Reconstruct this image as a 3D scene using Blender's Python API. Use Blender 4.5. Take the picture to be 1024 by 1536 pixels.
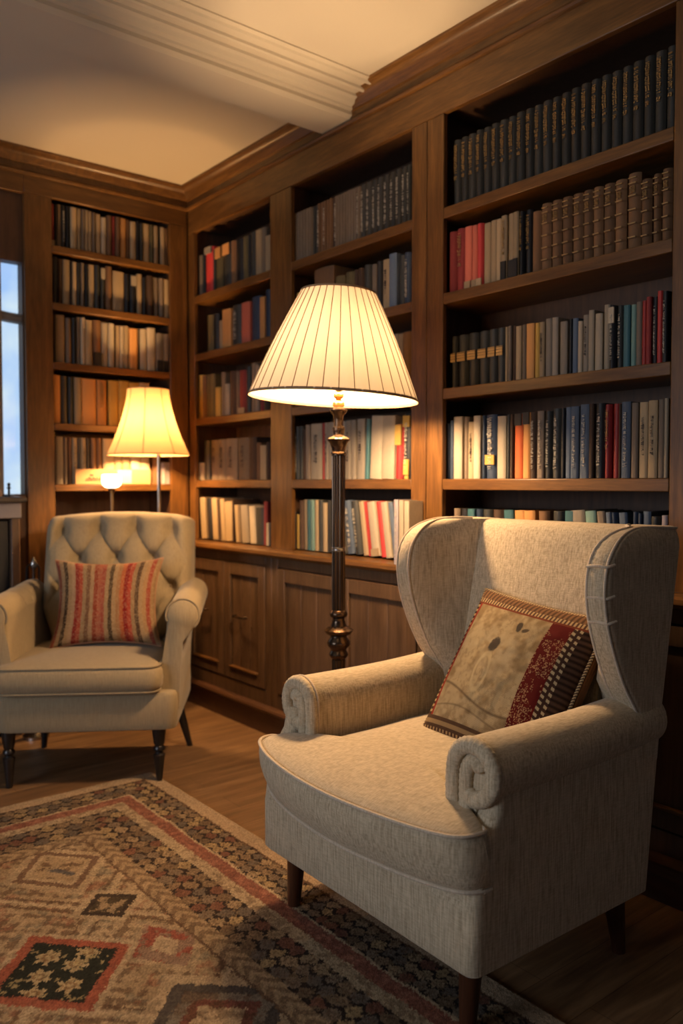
import bpy, bmesh, math, random
import numpy as np
from mathutils import Vector, Matrix, noise

sc = bpy.context.scene
C = sc.collection
for o in list(bpy.data.objects):
    bpy.data.objects.remove(o)
PI = math.pi

# ------------------------------------------------------------------ camera, world, light, exposure
cam_d = bpy.data.cameras.new('camera')
cam_d.sensor_fit = 'VERTICAL'
cam_d.sensor_height = 36.0
cam_d.lens = 1240.0 / 1536.0 * 36.0
cam_d.clip_start = 0.05
cam_d.dof.use_dof = True
cam_d.dof.focus_distance = 2.1
cam_d.dof.aperture_fstop = 2.4
cam = bpy.data.objects.new('camera', cam_d)
C.objects.link(cam)
cam.location = (0, 0, 1.2)
cam.rotation_euler = (math.radians(90 - 2.08), 0, math.radians(-38.9))
sc.camera = cam

world = bpy.data.worlds.new('world')
sc.world = world
world.use_nodes = True
world.node_tree.nodes['Background'].inputs[0].default_value = (0.35, 0.5, 0.8, 1)
world.node_tree.nodes['Background'].inputs[1].default_value = 0.6

def area_light(name, loc, rot, sx, sy, power, col):
    d = bpy.data.lights.new(name, 'AREA')
    d.shape = 'RECTANGLE'; d.size = sx; d.size_y = sy
    d.energy = power; d.color = col
    o = bpy.data.objects.new(name, d); C.objects.link(o)
    o.location = loc; o.rotation_euler = rot
    return o
# daylight entering through the window of the left wall (outside the opening, facing in)
area_light('daylight_side', (-2.75, 2.0, 1.5), (0, -PI / 2, 0), 1.5, 1.9, 56.0, (0.80, 0.87, 1.0))
# added warm fill, sent in through a made-up window behind the camera
area_light('warm_fill_near', (0.5, -2.75, 1.5), (PI / 2, 0, PI), 1.7, 1.5, 16.0, (1.0, 0.76, 0.52))
LAMP_W = 112.0
LAMP2_W = 125.0
WARM = (1.0, 0.64, 0.34)

FILL_LAMP_W = 15.0  # power of the unseen lamp added as fill over the rug
vs = sc.view_settings
vs.view_transform = 'Standard'; vs.look = 'None'
vs.exposure = 0.06; vs.gamma = 1.0
try: vs.use_curve_mapping = False
except Exception: pass
sc.cycles.use_denoising = True
sc.cycles.max_bounces = 8
sc.cycles.diffuse_bounces = 5
sc.cycles.transmission_bounces = 6
sc.cycles.sample_clamp_indirect = 4.0
sc.cycles.caustics_reflective = False
sc.cycles.caustics_refractive = False

# ------------------------------------------------------------------ object helpers
def tag(o, label=None, cat=None, group=None, kind=None):
    if label: o['label'] = label
    if cat: o['category'] = cat
    if group: o['group'] = group
    if kind: o['kind'] = kind
    return o

def empty(name, loc=(0, 0, 0), rz=0.0, label=None, cat=None, group=None):
    o = bpy.data.objects.new(name, None); C.objects.link(o)
    o.location = loc; o.rotation_euler = (0, 0, rz)
    o.empty_display_size = 0.05
    return tag(o, label, cat, group)

def link(name, me, mat=None, parent=None):
    o = bpy.data.objects.new(name, me); C.objects.link(o)
    if mat is not None:
        me.materials.clear(); me.materials.append(mat)
    if parent is not None: o.parent = parent
    return o

def smooth_mesh(me, angle=40):
    for p in me.polygons: p.use_smooth = True
    try: me.set_sharp_from_angle(angle=math.radians(angle))
    except Exception: pass

def build(name, bm, mat, parent=None, smooth=40, kind=None, bevel=0.0, seg=2):
    bmesh.ops.recalc_face_normals(bm, faces=bm.faces)
    me = bpy.data.meshes.new(name); bm.to_mesh(me); bm.free()
    o = link(name, me, mat, parent)
    if smooth: smooth_mesh(me, smooth)
    if bevel:
        m = o.modifiers.new('bevel', 'BEVEL'); m.width = bevel; m.segments = seg
        m.limit_method = 'ANGLE'; m.angle_limit = math.radians(40)
    if kind: o['kind'] = kind
    return o

def box(bm, x0, x1, y0, y1, z0, z1):
    v = [bm.verts.new((x, y, z)) for x in (x0, x1) for y in (y0, y1) for z in (z0, z1)]
    for f in ((0, 1, 3, 2), (4, 6, 7, 5), (0, 4, 5, 1), (2, 3, 7, 6), (0, 2, 6, 4), (1, 5, 7, 3)):
        bm.faces.new([v[i] for i in f])

def boxes(name, L, mat, parent=None, kind=None, bevel=0.002):
    bm = bmesh.new()
    for b in L: box(bm, *b)
    return build(name, bm, mat, parent, kind=kind, bevel=bevel)

def loft(bm, rings, closed=True, cap0=True, cap1=True):
    V = [[bm.verts.new(p) for p in r] for r in rings]
    n = len(rings[0])
    for i in range(len(V) - 1):
        for j in range(n if closed else n - 1):
            k = (j + 1) % n
            bm.faces.new((V[i][j], V[i][k], V[i + 1][k], V[i + 1][j]))
    if closed and cap0: bm.faces.new(list(reversed(V[0])))
    if closed and cap1: bm.faces.new(V[-1])
    return V

def catmull(pts, n=8, closed=False):
    pts = [Vector(p) for p in pts]; out = []
    m = len(pts)
    rng = range(m) if closed else range(m - 1)
    for i in rng:
        if closed: p0, p1, p2, p3 = pts[(i - 1) % m], pts[i], pts[(i + 1) % m], pts[(i + 2) % m]
        else: p0, p1, p2, p3 = pts[max(i - 1, 0)], pts[i], pts[i + 1], pts[min(i + 2, m - 1)]
        for k in range(n):
            t = k / n
            out.append(0.5 * ((2 * p1) + (p2 - p0) * t + (2 * p0 - 5 * p1 + 4 * p2 - p3) * t * t + (3 * p1 - p0 - 3 * p2 + p3) * t ** 3))
    if not closed: out.append(pts[-1])
    return out

def tube(bm, pts, r, seg=8, closed=False):
    pts = [Vector(p) for p in pts]; n = len(pts)
    rr = r if callable(r) else (lambda t: r)
    rings = []; prev = None
    for i, p in enumerate(pts):
        if closed: t = (pts[(i + 1) % n] - pts[(i - 1) % n])
        else: t = pts[min(i + 1, n - 1)] - pts[max(i - 1, 0)]
        if t.length < 1e-9: t = Vector((0, 0, 1))
        t.normalize()
        if prev is None:
            a = Vector((0, 0, 1)) if abs(t.z) < .9 else Vector((1, 0, 0))
            u = t.cross(a).normalized()
        else:
            u = (prev - t * prev.dot(t)).normalized()
        prev = u; w = t.cross(u)
        R = rr(i / max(n - 1, 1))
        rings.append([p + (u * math.cos(2 * PI * k / seg) + w * math.sin(2 * PI * k / seg)) * R for k in range(seg)])
    if closed: loft(bm, rings + [rings[0]], cap0=False, cap1=False)
    else: loft(bm, rings)

def lathe(bm, prof, seg=32, cx=0, cy=0, flute=0, depth=0, cap=True):
    rings = []
    for z, r in prof:
        ring = []
        for k in range(seg):
            a = 2 * PI * k / seg
            q = r * (1 - depth * abs(math.sin(flute * a / 2))) if flute else r
            ring.append((cx + q * math.cos(a), cy + q * math.sin(a), z))
        rings.append(ring)
    loft(bm, rings, cap0=cap, cap1=cap)

def roundpoly(pts, radii, n=5):
    """2-D polygon with rounded corners -> list of points (same count always)."""
    out = []; m = len(pts)
    for i in range(m):
        p = Vector(pts[i]); a = Vector(pts[i - 1]); b = Vector(pts[(i + 1) % m])
        r = radii[i] if isinstance(radii, (list, tuple)) else radii
        d1 = (a - p); d2 = (b - p)
        r = min(r, d1.length * .49, d2.length * .49)
        s = p + d1.normalized() * r; e = p + d2.normalized() * r
        for k in range(n + 1):
            t = k / n
            out.append(s * (1 - t) ** 2 + p * 2 * t * (1 - t) + e * t * t)
    return out

# ------------------------------------------------------------------ materials
class NT:
    def __init__(s, name):
        s.m = bpy.data.materials.new(name); s.m.use_nodes = True
        s.t = s.m.node_tree; s.b = s.t.nodes['Principled BSDF']
    def n(s, typ, **k):
        nd = s.t.nodes.new(typ)
        for a, v in k.items(): setattr(nd, a, v)
        return nd
    def l(s, a, b): s.t.links.new(a, b)
    def coord(s, kind='Object', scale=(1, 1, 1), rot=(0, 0, 0)):
        tc = s.n('ShaderNodeTexCoord'); mp = s.n('ShaderNodeMapping')
        mp.inputs['Scale'].default_value = scale; mp.inputs['Rotation'].default_value = rot
        s.l(tc.outputs[kind], mp.inputs[0]); return mp.outputs[0]
    def noise(s, vec, scale, detail=4, rough=.55, dist=0.0):
        nd = s.n('ShaderNodeTexNoise'); nd.inputs['Scale'].default_value = scale
        nd.inputs['Detail'].default_value = detail; nd.inputs['Roughness'].default_value = rough
        nd.inputs['Distortion'].default_value = dist
        if vec is not None: s.l(vec, nd.inputs['Vector'])
        return nd.outputs['Fac']
    def ramp(s, fac, stops):
        r = s.n('ShaderNodeValToRGB'); e = r.color_ramp.elements
        while len(e) < len(stops): e.new(.5)
        for i, (p, c) in enumerate(stops):
            e[i].position = p; e[i].color = (c[0], c[1], c[2], 1)
        s.l(fac, r.inputs[0]); return r.outputs[0]
    def mix(s, fac, a, b, mode='MIX'):
        m = s.n('ShaderNodeMix', data_type='RGBA', blend_type=mode)
        for i, v in ((0, fac), (6, a), (7, b)):
            if isinstance(v, (int, float)): m.inputs[i].default_value = v
            elif isinstance(v, tuple): m.inputs[i].default_value = (v[0], v[1], v[2], 1)
            else: s.l(v, m.inputs[i])
        return m.outputs[2]
    def math(s, op, a, b=0.0):
        m = s.n('ShaderNodeMath', operation=op)
        for i, v in ((0, a), (1, b)):
            if isinstance(v, (int, float)): m.inputs[i].default_value = v
            else: s.l(v, m.inputs[i])
        return m.outputs[0]
    def bump(s, h, strength=.3, dist=.002):
        b = s.n('ShaderNodeBump'); b.inputs['Strength'].default_value = strength
        b.inputs['Distance'].default_value = dist
        s.l(h, b.inputs['Height']); s.l(b.outputs[0], s.b.inputs['Normal'])
    def set(s, **k):
        for a, v in k.items():
            i = s.b.inputs[a.replace('_', ' ')]
            if isinstance(v, (int, float)): i.default_value = v
            elif isinstance(v, tuple): i.default_value = (v[0], v[1], v[2], 1)
            else: s.l(v, i)
        return s.m

def wood(name, axis, dark, mid, light, rough=.36, scale=1.0, contrast=1.0):
    t = NT(name)
    sv = {'x': (1.2, 14, 14), 'y': (14, 1.2, 14), 'z': (14, 14, 1.2)}[axis]
    v = t.coord('Object', tuple(a * scale for a in sv))
    a = t.noise(v, 1.6, 6, .6, 1.2)
    v2 = t.coord('Object', tuple(a * scale * 7 for a in sv))
    b = t.noise(v2, 1.5, 3, .6)
    v3 = t.coord('Object', (1, 1, 1)); c = t.noise(v3, 1.7, 2, .5)
    col = t.ramp(a, [(.30, dark), (.52, mid), (.72, light)])
    col = t.mix(.28, col, t.ramp(b, [(.35, dark), (.65, light)]))
    col = t.mix(t.math('MULTIPLY', c, .5), col, tuple(q * .72 for q in mid))
    t.bump(b, .12, .001)
    return t.set(Base_Color=col, Roughness=rough)
WD, WM, WL = (.034, .012, .003), (.115, .050, .012), (.230, .106, .027)
wood_z = wood('oak_vertical', 'z', WD, WM, WL)
wood_y = wood('oak_along_y', 'y', WD, WM, WL)
wood_x = wood('oak_along_x', 'x', WD, WM, WL)
wood_dark = wood('dark_back_board', 'z', (.035, .016, .008), (.075, .034, .015), (.11, .052, .024), .6)
wood_case = wood('cabinet_wood', 'z', (.034, .018, .010), (.088, .050, .026), (.150, .088, .048), .42)
wood_plinth = wood('plinth_wood', 'y', (.03, .012, .006), (.07, .028, .012), (.11, .048, .02), .45)
leg_wood = wood('walnut_leg', 'z', (.03, .010, .004), (.07, .022, .009), (.11, .038, .015), .3)

def plain(name, col, rough=.6, metal=0.0, vary=.12, nscale=20, spec=.5):
    t = NT(name)
    n = t.noise(t.coord(), nscale, 3)
    c = t.mix(t.math('MULTIPLY', n, vary * 2), col, tuple(q * .45 for q in col))
    return t.set(Base_Color=c, Roughness=rough, Metallic=metal, Specular_IOR_Level=spec)
black_lacquer = plain('black_lacquer', (.012, .010, .010), .28)
plaster = plain('ceiling_plaster', (.50, .44, .34), .9, vary=.04, nscale=3)
wall_paint = plain('wall_paint', (.24, .19, .14), .9, vary=.05, nscale=3)
metal_dark = plain('bronze_metal', (.10, .065, .04), .24, .85, .3, 60)
metal_steel = plain('steel', (.45, .42, .38), .25, 1.0)
brass = plain('brass', (.55, .33, .12), .3, 1.0)
gold_ink = plain('gilt', (.40, .26, .10), .45, .4)
silver_ink = plain('pale_ink', (.50, .46, .38), .6)
dark_ink = plain('dark_ink', (.03, .02, .02), .7)

def fabric(name, c1, c2, vert=(1, 1, 1), bumpd=.0012, rib=0.0):
    t = NT(name)
    v = t.coord('Object', (230, 230, 16))
    a = t.noise(v, 1.0, 3, .6)
    v2 = t.coord('Object', (60, 60, 420)); b = t.noise(v2, 1.0, 2, .5)
    big = t.noise(t.coord(), 5, 4, .55)
    tcn = t.n('ShaderNodeTexCoord'); sx = t.n('ShaderNodeSeparateXYZ'); t.l(tcn.outputs['Normal'], sx.inputs[0])
    flat = t.math('MULTIPLY', t.math('SUBTRACT', t.math('ABSOLUTE', sx.outputs[2]), .55), 4.0)
    mxf = t.n('ShaderNodeMix', data_type='FLOAT'); mxf.clamp_factor = True
    t.l(flat, mxf.inputs[0]); t.l(a, mxf.inputs[2])
    a2 = t.noise(t.coord('Object', (60, 420, 60)), 1.0, 3, .5)
    t.l(t.math('ADD', t.math('MULTIPLY', a2, .55), .24), mxf.inputs[3]); a = mxf.outputs[0]
    col = t.ramp(a, [(.32, c2), (.62, c1)])
    col = t.mix(.30, col, t.ramp(b, [(.35, c2), (.65, c1)]))
    col = t.mix(t.math('MULTIPLY', big, .28), col, tuple(q * .7 for q in c2))
    fold = t.noise(t.coord('Object', (9, 9, 9)), 1.0, 3, .5)
    h = t.math('ADD', t.math('MULTIPLY', a, .5), t.math('ADD', t.math('MULTIPLY', b, .35), t.math('MULTIPLY', fold, 3.0)))
    t.bump(h, .55, bumpd)
    m = t.set(Base_Color=col, Roughness=.92, Specular_IOR_Level=.15)
    try: t.b.inputs['Sheen Weight'].default_value = .15
    except Exception: pass
    return m
linen = fabric('ribbed_linen', (.70, .575, .39), (.34, .26, .16), bumpd=.0022)
welt = fabric('linen_welt', (.70, .58, .43), (.48, .38, .27))
cream_fab = fabric('cream_upholstery', (.34, .27, .165), (.26, .20, .12), bumpd=.0008)
button_fab = fabric('button_fabric', (.34, .27, .18), (.24, .18, .12))

def attr_mat(name, rough=.9, bumpscale=900, strength=.5, dist=.0015):
    t = NT(name)
    a = t.n('ShaderNodeAttribute', attribute_name='col')
    n = t.noise(t.coord('Object'), bumpscale, 2, .6)
    n2 = t.noise(t.coord('Object'), 60, 4, .6)
    col = t.mix(t.math('MULTIPLY', n2, .35), a.outputs['Color'], t.mix(1.0, a.outputs['Color'], (.55, .52, .48), 'MULTIPLY'))
    col = t.mix(t.math('MULTIPLY', n, .5), col, t.mix(1.0, col, (.35, .33, .30), 'MULTIPLY'))
    t.bump(n, strength, dist)
    return t.set(Base_Color=col, Roughness=rough, Specular_IOR_Level=.1)
rug_mat = attr_mat('wool_pile', 1.0, 420, .8, .003)
weave_mat = attr_mat('woven_cushion', .9, 700, .5, .0015)

def shade_mat(name, col, trans=.6):
    t = NT(name)
    tr = t.n('ShaderNodeBsdfTranslucent'); df = t.n('ShaderNodeBsdfDiffuse'); mx = t.n('ShaderNodeMixShader')
    n = t.noise(t.coord('Object', (40, 40, 8)), 4, 3)
    c = t.mix(t.math('MULTIPLY', n, .12), col, tuple(q * .7 for q in col))
    t.l(c, tr.inputs[0]); t.l(c, df.inputs[0])
    mx.inputs[0].default_value = trans
    t.l(df.outputs[0], mx.inputs[1]); t.l(tr.outputs[0], mx.inputs[2])
    t.l(mx.outputs[0], t.t.nodes['Material Output'].inputs[0])
    t.t.nodes.remove(t.b)
    return t.m

def emit(name, col, s):
    t = NT(name)
    t.set(Base_Color=col, Roughness=.5)
    t.b.inputs['Emission Color'].default_value = (*col, 1); t.b.inputs['Emission Strength'].default_value = s
    return t.m

# floor boards running along x
def floor_mat():
    t = NT('floor_boards')
    v = t.coord('Object', (1, 1, 1))
    br = t.n('ShaderNodeTexBrick'); br.offset = .37; br.offset_frequency = 2
    br.inputs['Scale'].default_value = 1.0; br.inputs['Brick Width'].default_value = 1.6
    br.inputs['Row Height'].default_value = .135; br.inputs['Mortar Size'].default_value = .0009
    br.inputs['Color1'].default_value = (.20, .112, .052, 1); br.inputs['Color2'].default_value = (.13, .070, .032, 1)
    br.inputs['Mortar'].default_value = (.06, .03, .014, 1)
    t.l(v, br.inputs['Vector'])
    g = t.noise(t.coord('Object', (1.5, 16, 1)), 1.5, 6, .6, 1.0)
    g2 = t.noise(t.coord('Object', (5, 60, 1)), 1.5, 4, .6)
    col = t.mix(.55, br.outputs['Color'], t.ramp(g, [(.32, (.045, .022, .010)), (.5, (.15, .082, .036)), (.68, (.33, .20, .095))]))
    col = t.mix(.2, col, t.ramp(g2, [(.3, (.06, .03, .014)), (.7, (.36, .2, .09))]))
    col = t.mix(1.0, col, t.mix(br.outputs['Fac'], (1, 1, 1), (.45, .40, .36)), 'MULTIPLY')
    t.bump(t.math('SUBTRACT', g2, t.math('MULTIPLY', br.outputs['Fac'], 2.0)), .25, .001)
    return t.set(Base_Color=col, Roughness=.42)

# ------------------------------------------------------------------ room shell
XL, YN, ZC = -2.6, -2.6, 2.80
FX, FY = 2.24, 4.13           # faces of the two bookcases
bm = bmesh.new(); box(bm, XL - .2, 2.75, YN - .2, 4.75, -.1, 0); build('floor', bm, floor_mat(), kind='structure', smooth=0)
bm = bmesh.new(); box(bm, XL - .2, 2.75, YN - .2, 4.75, ZC, ZC + .1); build('ceiling', bm, plaster, kind='structure', smooth=0)
bm = bmesh.new(); box(bm, 2.56, 2.75, YN - .2, 4.75, 0, ZC); build('wall_right', bm, wall_paint, kind='structure', smooth=0)
# back wall; left of the bookcase its face comes forward, with the window opening x .66-1.345
WY = 4.15
bm = bmesh.new()
for b in ((1.3525, 2.56, 4.52, 4.70, 0, ZC), (XL, .66, WY, 4.70, 0, ZC), (1.345, 1.3525, WY, 4.70, 0, ZC), (.66, 1.345, WY, 4.70, 0, 1.14), (.66, 1.345, WY, 4.70, 2.27, ZC)): box(bm, *b)
build('wall_back', bm, wood_dark, kind='structure', smooth=0)
bm = bmesh.new()
for b in ((XL - .2, XL, YN, 1.05, 0, ZC), (XL - .2, XL, 2.95, 4.70, 0, ZC), (XL - .2, XL, 1.05, 2.95, 0, .75), (XL - .2, XL, 1.05, 2.95, 2.25, ZC)): box(bm, *b)
build('wall_left', bm, wall_paint, kind='structure', smooth=0)
bm = bmesh.new()
for b in ((XL, -.35, YN - .2, YN, 0, ZC), (1.35, 2.56, YN - .2, YN, 0, ZC), (-.35, 1.35, YN - .2, YN, 0, .75), (-.35, 1.35, YN - .2, YN, 2.25, ZC)): box(bm, *b)
build('wall_near', bm, wall_paint, kind='structure', smooth=0)
for nm, L in (('window_2', ((XL - .12, XL - .07, 1.05, 2.95, .75, .81), (XL - .12, XL - .07, 1.05, 2.95, 2.19, 2.25), (XL - .12, XL - .07, 1.05, 1.11, .81, 2.19), (XL - .12, XL - .07, 2.89, 2.95, .81, 2.19), (XL - .12, XL - .07, 1.98, 2.02, .81, 2.19))),
              ('added_window', ((-.35, 1.35, YN - .12, YN - .07, .75, .81), (-.35, 1.35, YN - .12, YN - .07, 2.19, 2.25), (-.35, -.29, YN - .12, YN - .07, .81, 2.19), (1.29, 1.35, YN - .12, YN - .07, .81, 2.19), (.48, .52, YN - .12, YN - .07, .81, 2.19)))):  # second frame: unseen window added to carry the warm fill
    boxes(nm, L, plain('window_paint_' + nm, (.6, .56, .5), .5), kind='structure')

# bright window beyond the fireplace
win = boxes('window_1', ((.66, .70, 4.16, 4.20, 1.14, 2.27), (1.215, 1.248, 4.155, 4.20, 1.14, 2.27), (.70, 1.215, 4.16, 4.20, 1.14, 1.18), (.70, 1.215, 4.16, 4.20, 2.23, 2.27)), plain('window_bar_paint', (.22, .17, .12), .5), kind='structure')
bm = bmesh.new()
tube(bm, [(.70 + .645 * t, 4.185, 2.00 + .20 * (1 - t) ** 2 + .02 * (1 - t)) for t in [i / 12 for i in range(13)]], .026, 8)
build('glazing_bar', bm, plain('glazing_bar_paint', (.16, .15, .14), .5), win)
def sky_pane():
    t = NT('daylight_pane')
    v = t.coord('Object'); n = t.noise(v, 3.0, 3)
    c = t.ramp(n, [(.35, (.36, .58, .95)), (.6, (.66, .82, .92))])
    t.l(c, t.b.inputs['Emission Color']); t.b.inputs['Emission Strength'].default_value = .95
    return t.set(Base_Color=(.1, .1, .1), Roughness=.1)
bm = bmesh.new(); box(bm, .66, 1.345, 4.215, 4.225, 1.14, 2.27)
build('pane', bm, sky_pane(), win, smooth=0)

# plaster beam across the ceiling with stepped moulding
def prism_x(bm, prof, x0, x1):          # prof: (y, z)
    loft(bm, [[(x0, y, z) for y, z in prof], [(x1, y, z) for y, z in prof]])
bm = bmesh.new()
prism_x(bm, [(2.90, 2.85), (2.90, 2.715), (2.715, 2.715), (2.700, 2.728), (2.700, 2.742), (2.684, 2.744), (2.680, 2.752), (2.662, 2.756), (2.650, 2.768), (2.634, 2.772), (2.632, 2.782), (2.600, 2.7815), (2.598, 2.776), (2.590, 2.774), (2.582, 2.778), (2.580, 2.788), (2.545, 2.788), (2.543, 2.783), (2.534, 2.782), (2.528, 2.790), (2.512, 2.794), (2.508, 2.85)], XL, 2.30)
build('trim_1', bm, plaster, kind='structure', smooth=30)

# crown moulding along both bookcases
def prof_sweep(bm, prof, path):
    """prof (out, z), path of (x, y, nx, ny) with out multiplied along the normal."""
    loft(bm, [[(x + nx * o_, y + ny * o_, z) for o_, z in prof] for x, y, nx, ny in path])
CR = [(-.10, 2.69), (.004, 2.69), (.012, 2.694), (.016, 2.702), (.012, 2.710), (.004, 2.714), (.006, 2.740), (.016, 2.744), (.022, 2.752), (.030, 2.770),
      (.046, 2.784), (.062, 2.788), (.072, 2.792), (.074, 2.800), (.074, 2.82), (-.10, 2.82)]
bm = bmesh.new()
prof_sweep(bm, CR, [(XL, FY, 0, -1), (FX, FY, -1, -1), (FX, -.6, -1, 0)])
build('trim_2', bm, wood_y, kind='structure', smooth=30)

# ------------------------------------------------------------------ bookcase on the right wall
ZS = (2.175, 1.860, 1.508, 1.171)                  # undersides of the shelf fronts
bc = empty('bookcase', (FX, 2.6, 0), 0, 'long oak bookcase with three bays of books along the right wall', 'bookcase')
def under(o, root):                                 # parent while keeping the world place
    o.parent = root; o.matrix_parent_inverse = Matrix.Translation(-Vector(root.location)); return o
def bb(name, L, mat, bevel=.002): return under(boxes(name, L, mat, None, None, bevel), bc)
T = .035
for y0, y1 in ((4.058, 4.125), (3.147, 3.320), (2.264, 2.345), (2.176, 2.261), (1.03, 1.268)):
    bb('stile', ((FX, FX + .022, y0, y1, .88, 2.56),), wood_z, .003)
for y0, y1 in ((4.09, 4.12), (3.215, 3.245), (2.24, 2.27), (1.17, 1.20)):
    bb('side_panel', ((FX + .022, 2.53, y0, y1, .88, 2.60),), wood_dark)
BAYS = {'narrow': (3.245, 4.09), 'mid': (2.27, 3.215), 'near': (1.20, 2.24)}
VIS = {'narrow': (3.32, 4.058), 'mid': (2.345, 3.147), 'near': (1.268, 2.176)}
for b in BAYS:
    y0, y1 = BAYS[b]; v0, v1 = VIS[b]
    bb('back_panel', ((2.525, 2.54, y0, y1, .881, 2.60),), wood_dark)
    for z in ZS:
        bb('shelf', ((FX + .0225, 2.524, y0 + .001, y1 - .001, z + .003, z + .037), (FX + .001, FX + .0225, v0 + .001, v1 - .001, z, z + .040)), wood_y, .003)
    bb('top_board', ((FX + .03, 2.524, y0, y1, 2.59, 2.61),), wood_dark)
bb('header_board', ((FX - .001, FX + .022, 1.03, 4.125, 2.561, 2.70),), wood_y, .003)
bb('end_panel', ((FX + .022, 2.52, 1.03, 1.05, .881, 2.60),), wood_z)

# continuous ledge over the lower cabinets
LX = 2.150
bm = bmesh.new()
pr = [(2.53, .845), (LX + .02, .845), (LX + .006, .849), (LX, .860), (LX + .002, .874), (LX + .012, .880), (2.53, .880)]
loft(bm, [[(x, y, z) for x, z in pr] for y in (1.03, 4.10)])
tag(build('ledge_shelf', bm, wood_y, smooth=30), 'long wooden ledge with rounded nose over the lower cabinets of the right wall', 'ledge')

CX = 2.185                                        # face of the lower cabinets
def cabinet(nm_label, y0, y1, doors, handles=True):
    root = empty('base_cabinet', (CX, (y0 + y1) / 2, 0), 0, nm_label, 'cabinet')
    def p(name, L, mat, par=None, bevel=.003):
        o = boxes(name, L, mat, None, None, bevel)
        if par is None: return under(o, root)
        o.parent = par; o.matrix_parent_inverse = par.matrix_parent_inverse @ Matrix.Identity(4) if False else Matrix.Identity(4)
        return o
    p('carcass', ((CX + .022, 2.53, y0, y1, .10, .845),), wood_dark)
    p('face_frame', ((CX, CX + .022, y0, y0 + .05, .13, .845), (CX, CX + .022, y1 - .05, y1, .13, .845), (CX, CX + .022, y0 + .05, y1 - .05, .80, .845), (CX, CX + .022, y0 + .05, y1 - .05, .13, .20)), wood_case)
    for a, b in doors:
        d = p('door', ((CX - .004, CX + .018, a, a + .055, .205, .795), (CX - .004, CX + .018, b - .055, b, .205, .795), (CX - .004, CX + .018, a + .055, b - .055, .735, .795), (CX - .004, CX + .018, a + .055, b - .055, .205, .265)), wood_case)
        q = boxes('door_panel', [(CX + .008, CX + .014, a + .055 + i * (b - a - .11) / 3 + .001, a + .055 + (i + 1) * (b - a - .11) / 3 - .001, .265, .735) for i in range(3)], wood_case, d)
        r = boxes('panel_ledge', ((CX - .012, CX + .010, a + .055, b - .055, .262, .272),), wood_y, d)
        if handles:
            bm = bmesh.new(); yc = (a + b) / 2 + .02
            tube(bm, [(CX - .004, yc - .05, .53), (CX - .026, yc - .045, .53), (CX - .028, yc, .53), (CX - .026, yc + .045, .53), (CX - .004, yc + .05, .53)], .006, 8)
            build('handle', bm, metal_dark, d)
    return root
cabinet('oak base cabinet with panelled doors in the corner behind the tufted chair', 3.235, 4.10, ((3.29, 3.66), (3.665, 4.04)))
cabinet('oak base cabinet with plank panels behind the tall floor lamp', 2.20, 3.233, ((2.255, 2.715), (2.72, 3.18)), False)
cabinet('dark oak base cabinet behind the wingback armchair', 1.03, 2.198, ((1.085, 1.60), (1.605, 2.14)), False)
bm = bmesh.new()
pr = [(2.53, 0), (2.166, 0), (2.166, .105), (2.150, .110), (2.146, .120), (2.152, .130), (2.165, .132), (2.53, .132)]
loft(bm, [[(x, y, z) for x, z in pr] for y in (1.03, 4.10)])
build('baseboard_right', bm, wood_plinth, kind='structure', smooth=30)

# ------------------------------------------------------------------ bookcase on the back wall
ZB = (2.343, 2.060, 1.765, 1.460, 1.153)
bk = empty('bookcase', (1.8, FY, 0), 0, 'oak bookcase on the back wall behind the small glowing lamp', 'bookcase')
def b2(name, L, mat, bevel=.002): return under(boxes(name, L, mat, None, None, bevel), bk)
b2('stile', ((1.352, 1.488, FY, FY + .022, .132, 2.606),), wood_z, .003)
b2('stile', ((2.130, 2.237, FY, FY + .022, .88, 2.606),), wood_z, .003)
b2('side_panel', ((1.440, 1.470, FY + .022, 4.45, 0, 2.66),), wood_dark)
b2('side_panel', ((2.146, 2.176, FY + .022, 4.45, 0, 2.66),), wood_dark)
b2('side_panel', ((1.354, 1.372, FY + .022, 4.50, 0, 2.66),), wood_z)
b2('back_panel', ((1.470, 2.146, 4.43, 4.45, .88, 2.66),), wood_dark)
b2('top_board', ((1.470, 2.146, FY + .03, 4.43, 2.64, 2.66),), wood_dark)
for z in ZB:
    b2('shelf', ((1.471, 2.145, FY + .0225, 4.43, z + .003, z + .032), (1.489, 2.129, FY + .001, FY + .0225, z, z + .035)), wood_x, .003)
b2('header_board', ((1.352, 2.237, FY - .001, FY + .022, 2.607, 2.70),), wood_x, .003)
b2('header_board', ((-.60, 1.3515, FY - .001, FY + .018, 2.600, 2.70),), wood_x, .003)
b2('counter', ((1.489, 2.13, FY - .03, 4.43, .845, .880),), wood_x, .004)
b2('lower_panel', ((1.489, 2.13, FY, FY + .022, .132, .845),), wood_case)
b2('plinth', ((1.372, 2.16, FY - .012, FY - .001, 0, .132),), wood_plinth)

# ------------------------------------------------------------------ fireplace, candlestick, fire tools (far left)
fp = empty('fireplace', (.78, 4.22, 0), 0, 'black fireplace with grey mantel under the bright window at the left edge', 'fireplace')
stone = plain('grey_stone', (.34, .31, .32), .55, vary=.2)
def fpp(name, L, mat, bevel=.004): return under(boxes(name, L, mat, None, None, bevel), fp)
fpp('mantel_shelf', ((.15, 1.285, 3.93, 4.148, 1.105, 1.130),), plain('dark_mantel', (.05, .04, .035), .3), .006)
fpp('frieze', ((.20, 1.270, 3.97, 4.148, 1.03, 1.104),), stone)
fpp('jamb', ((1.225, 1.265, 3.98, 4.148, 0, 1.029),), plain('brown_jamb', (.10, .055, .03), .4))
fpp('jamb', ((.20, .32, 3.98, 4.148, 0, 1.029),), stone)
fpp('firebox', ((.321, 1.224, 4.01, 4.148, 0, 1.02),), plain('soot_iron', (.006, .006, .008), .5))
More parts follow.
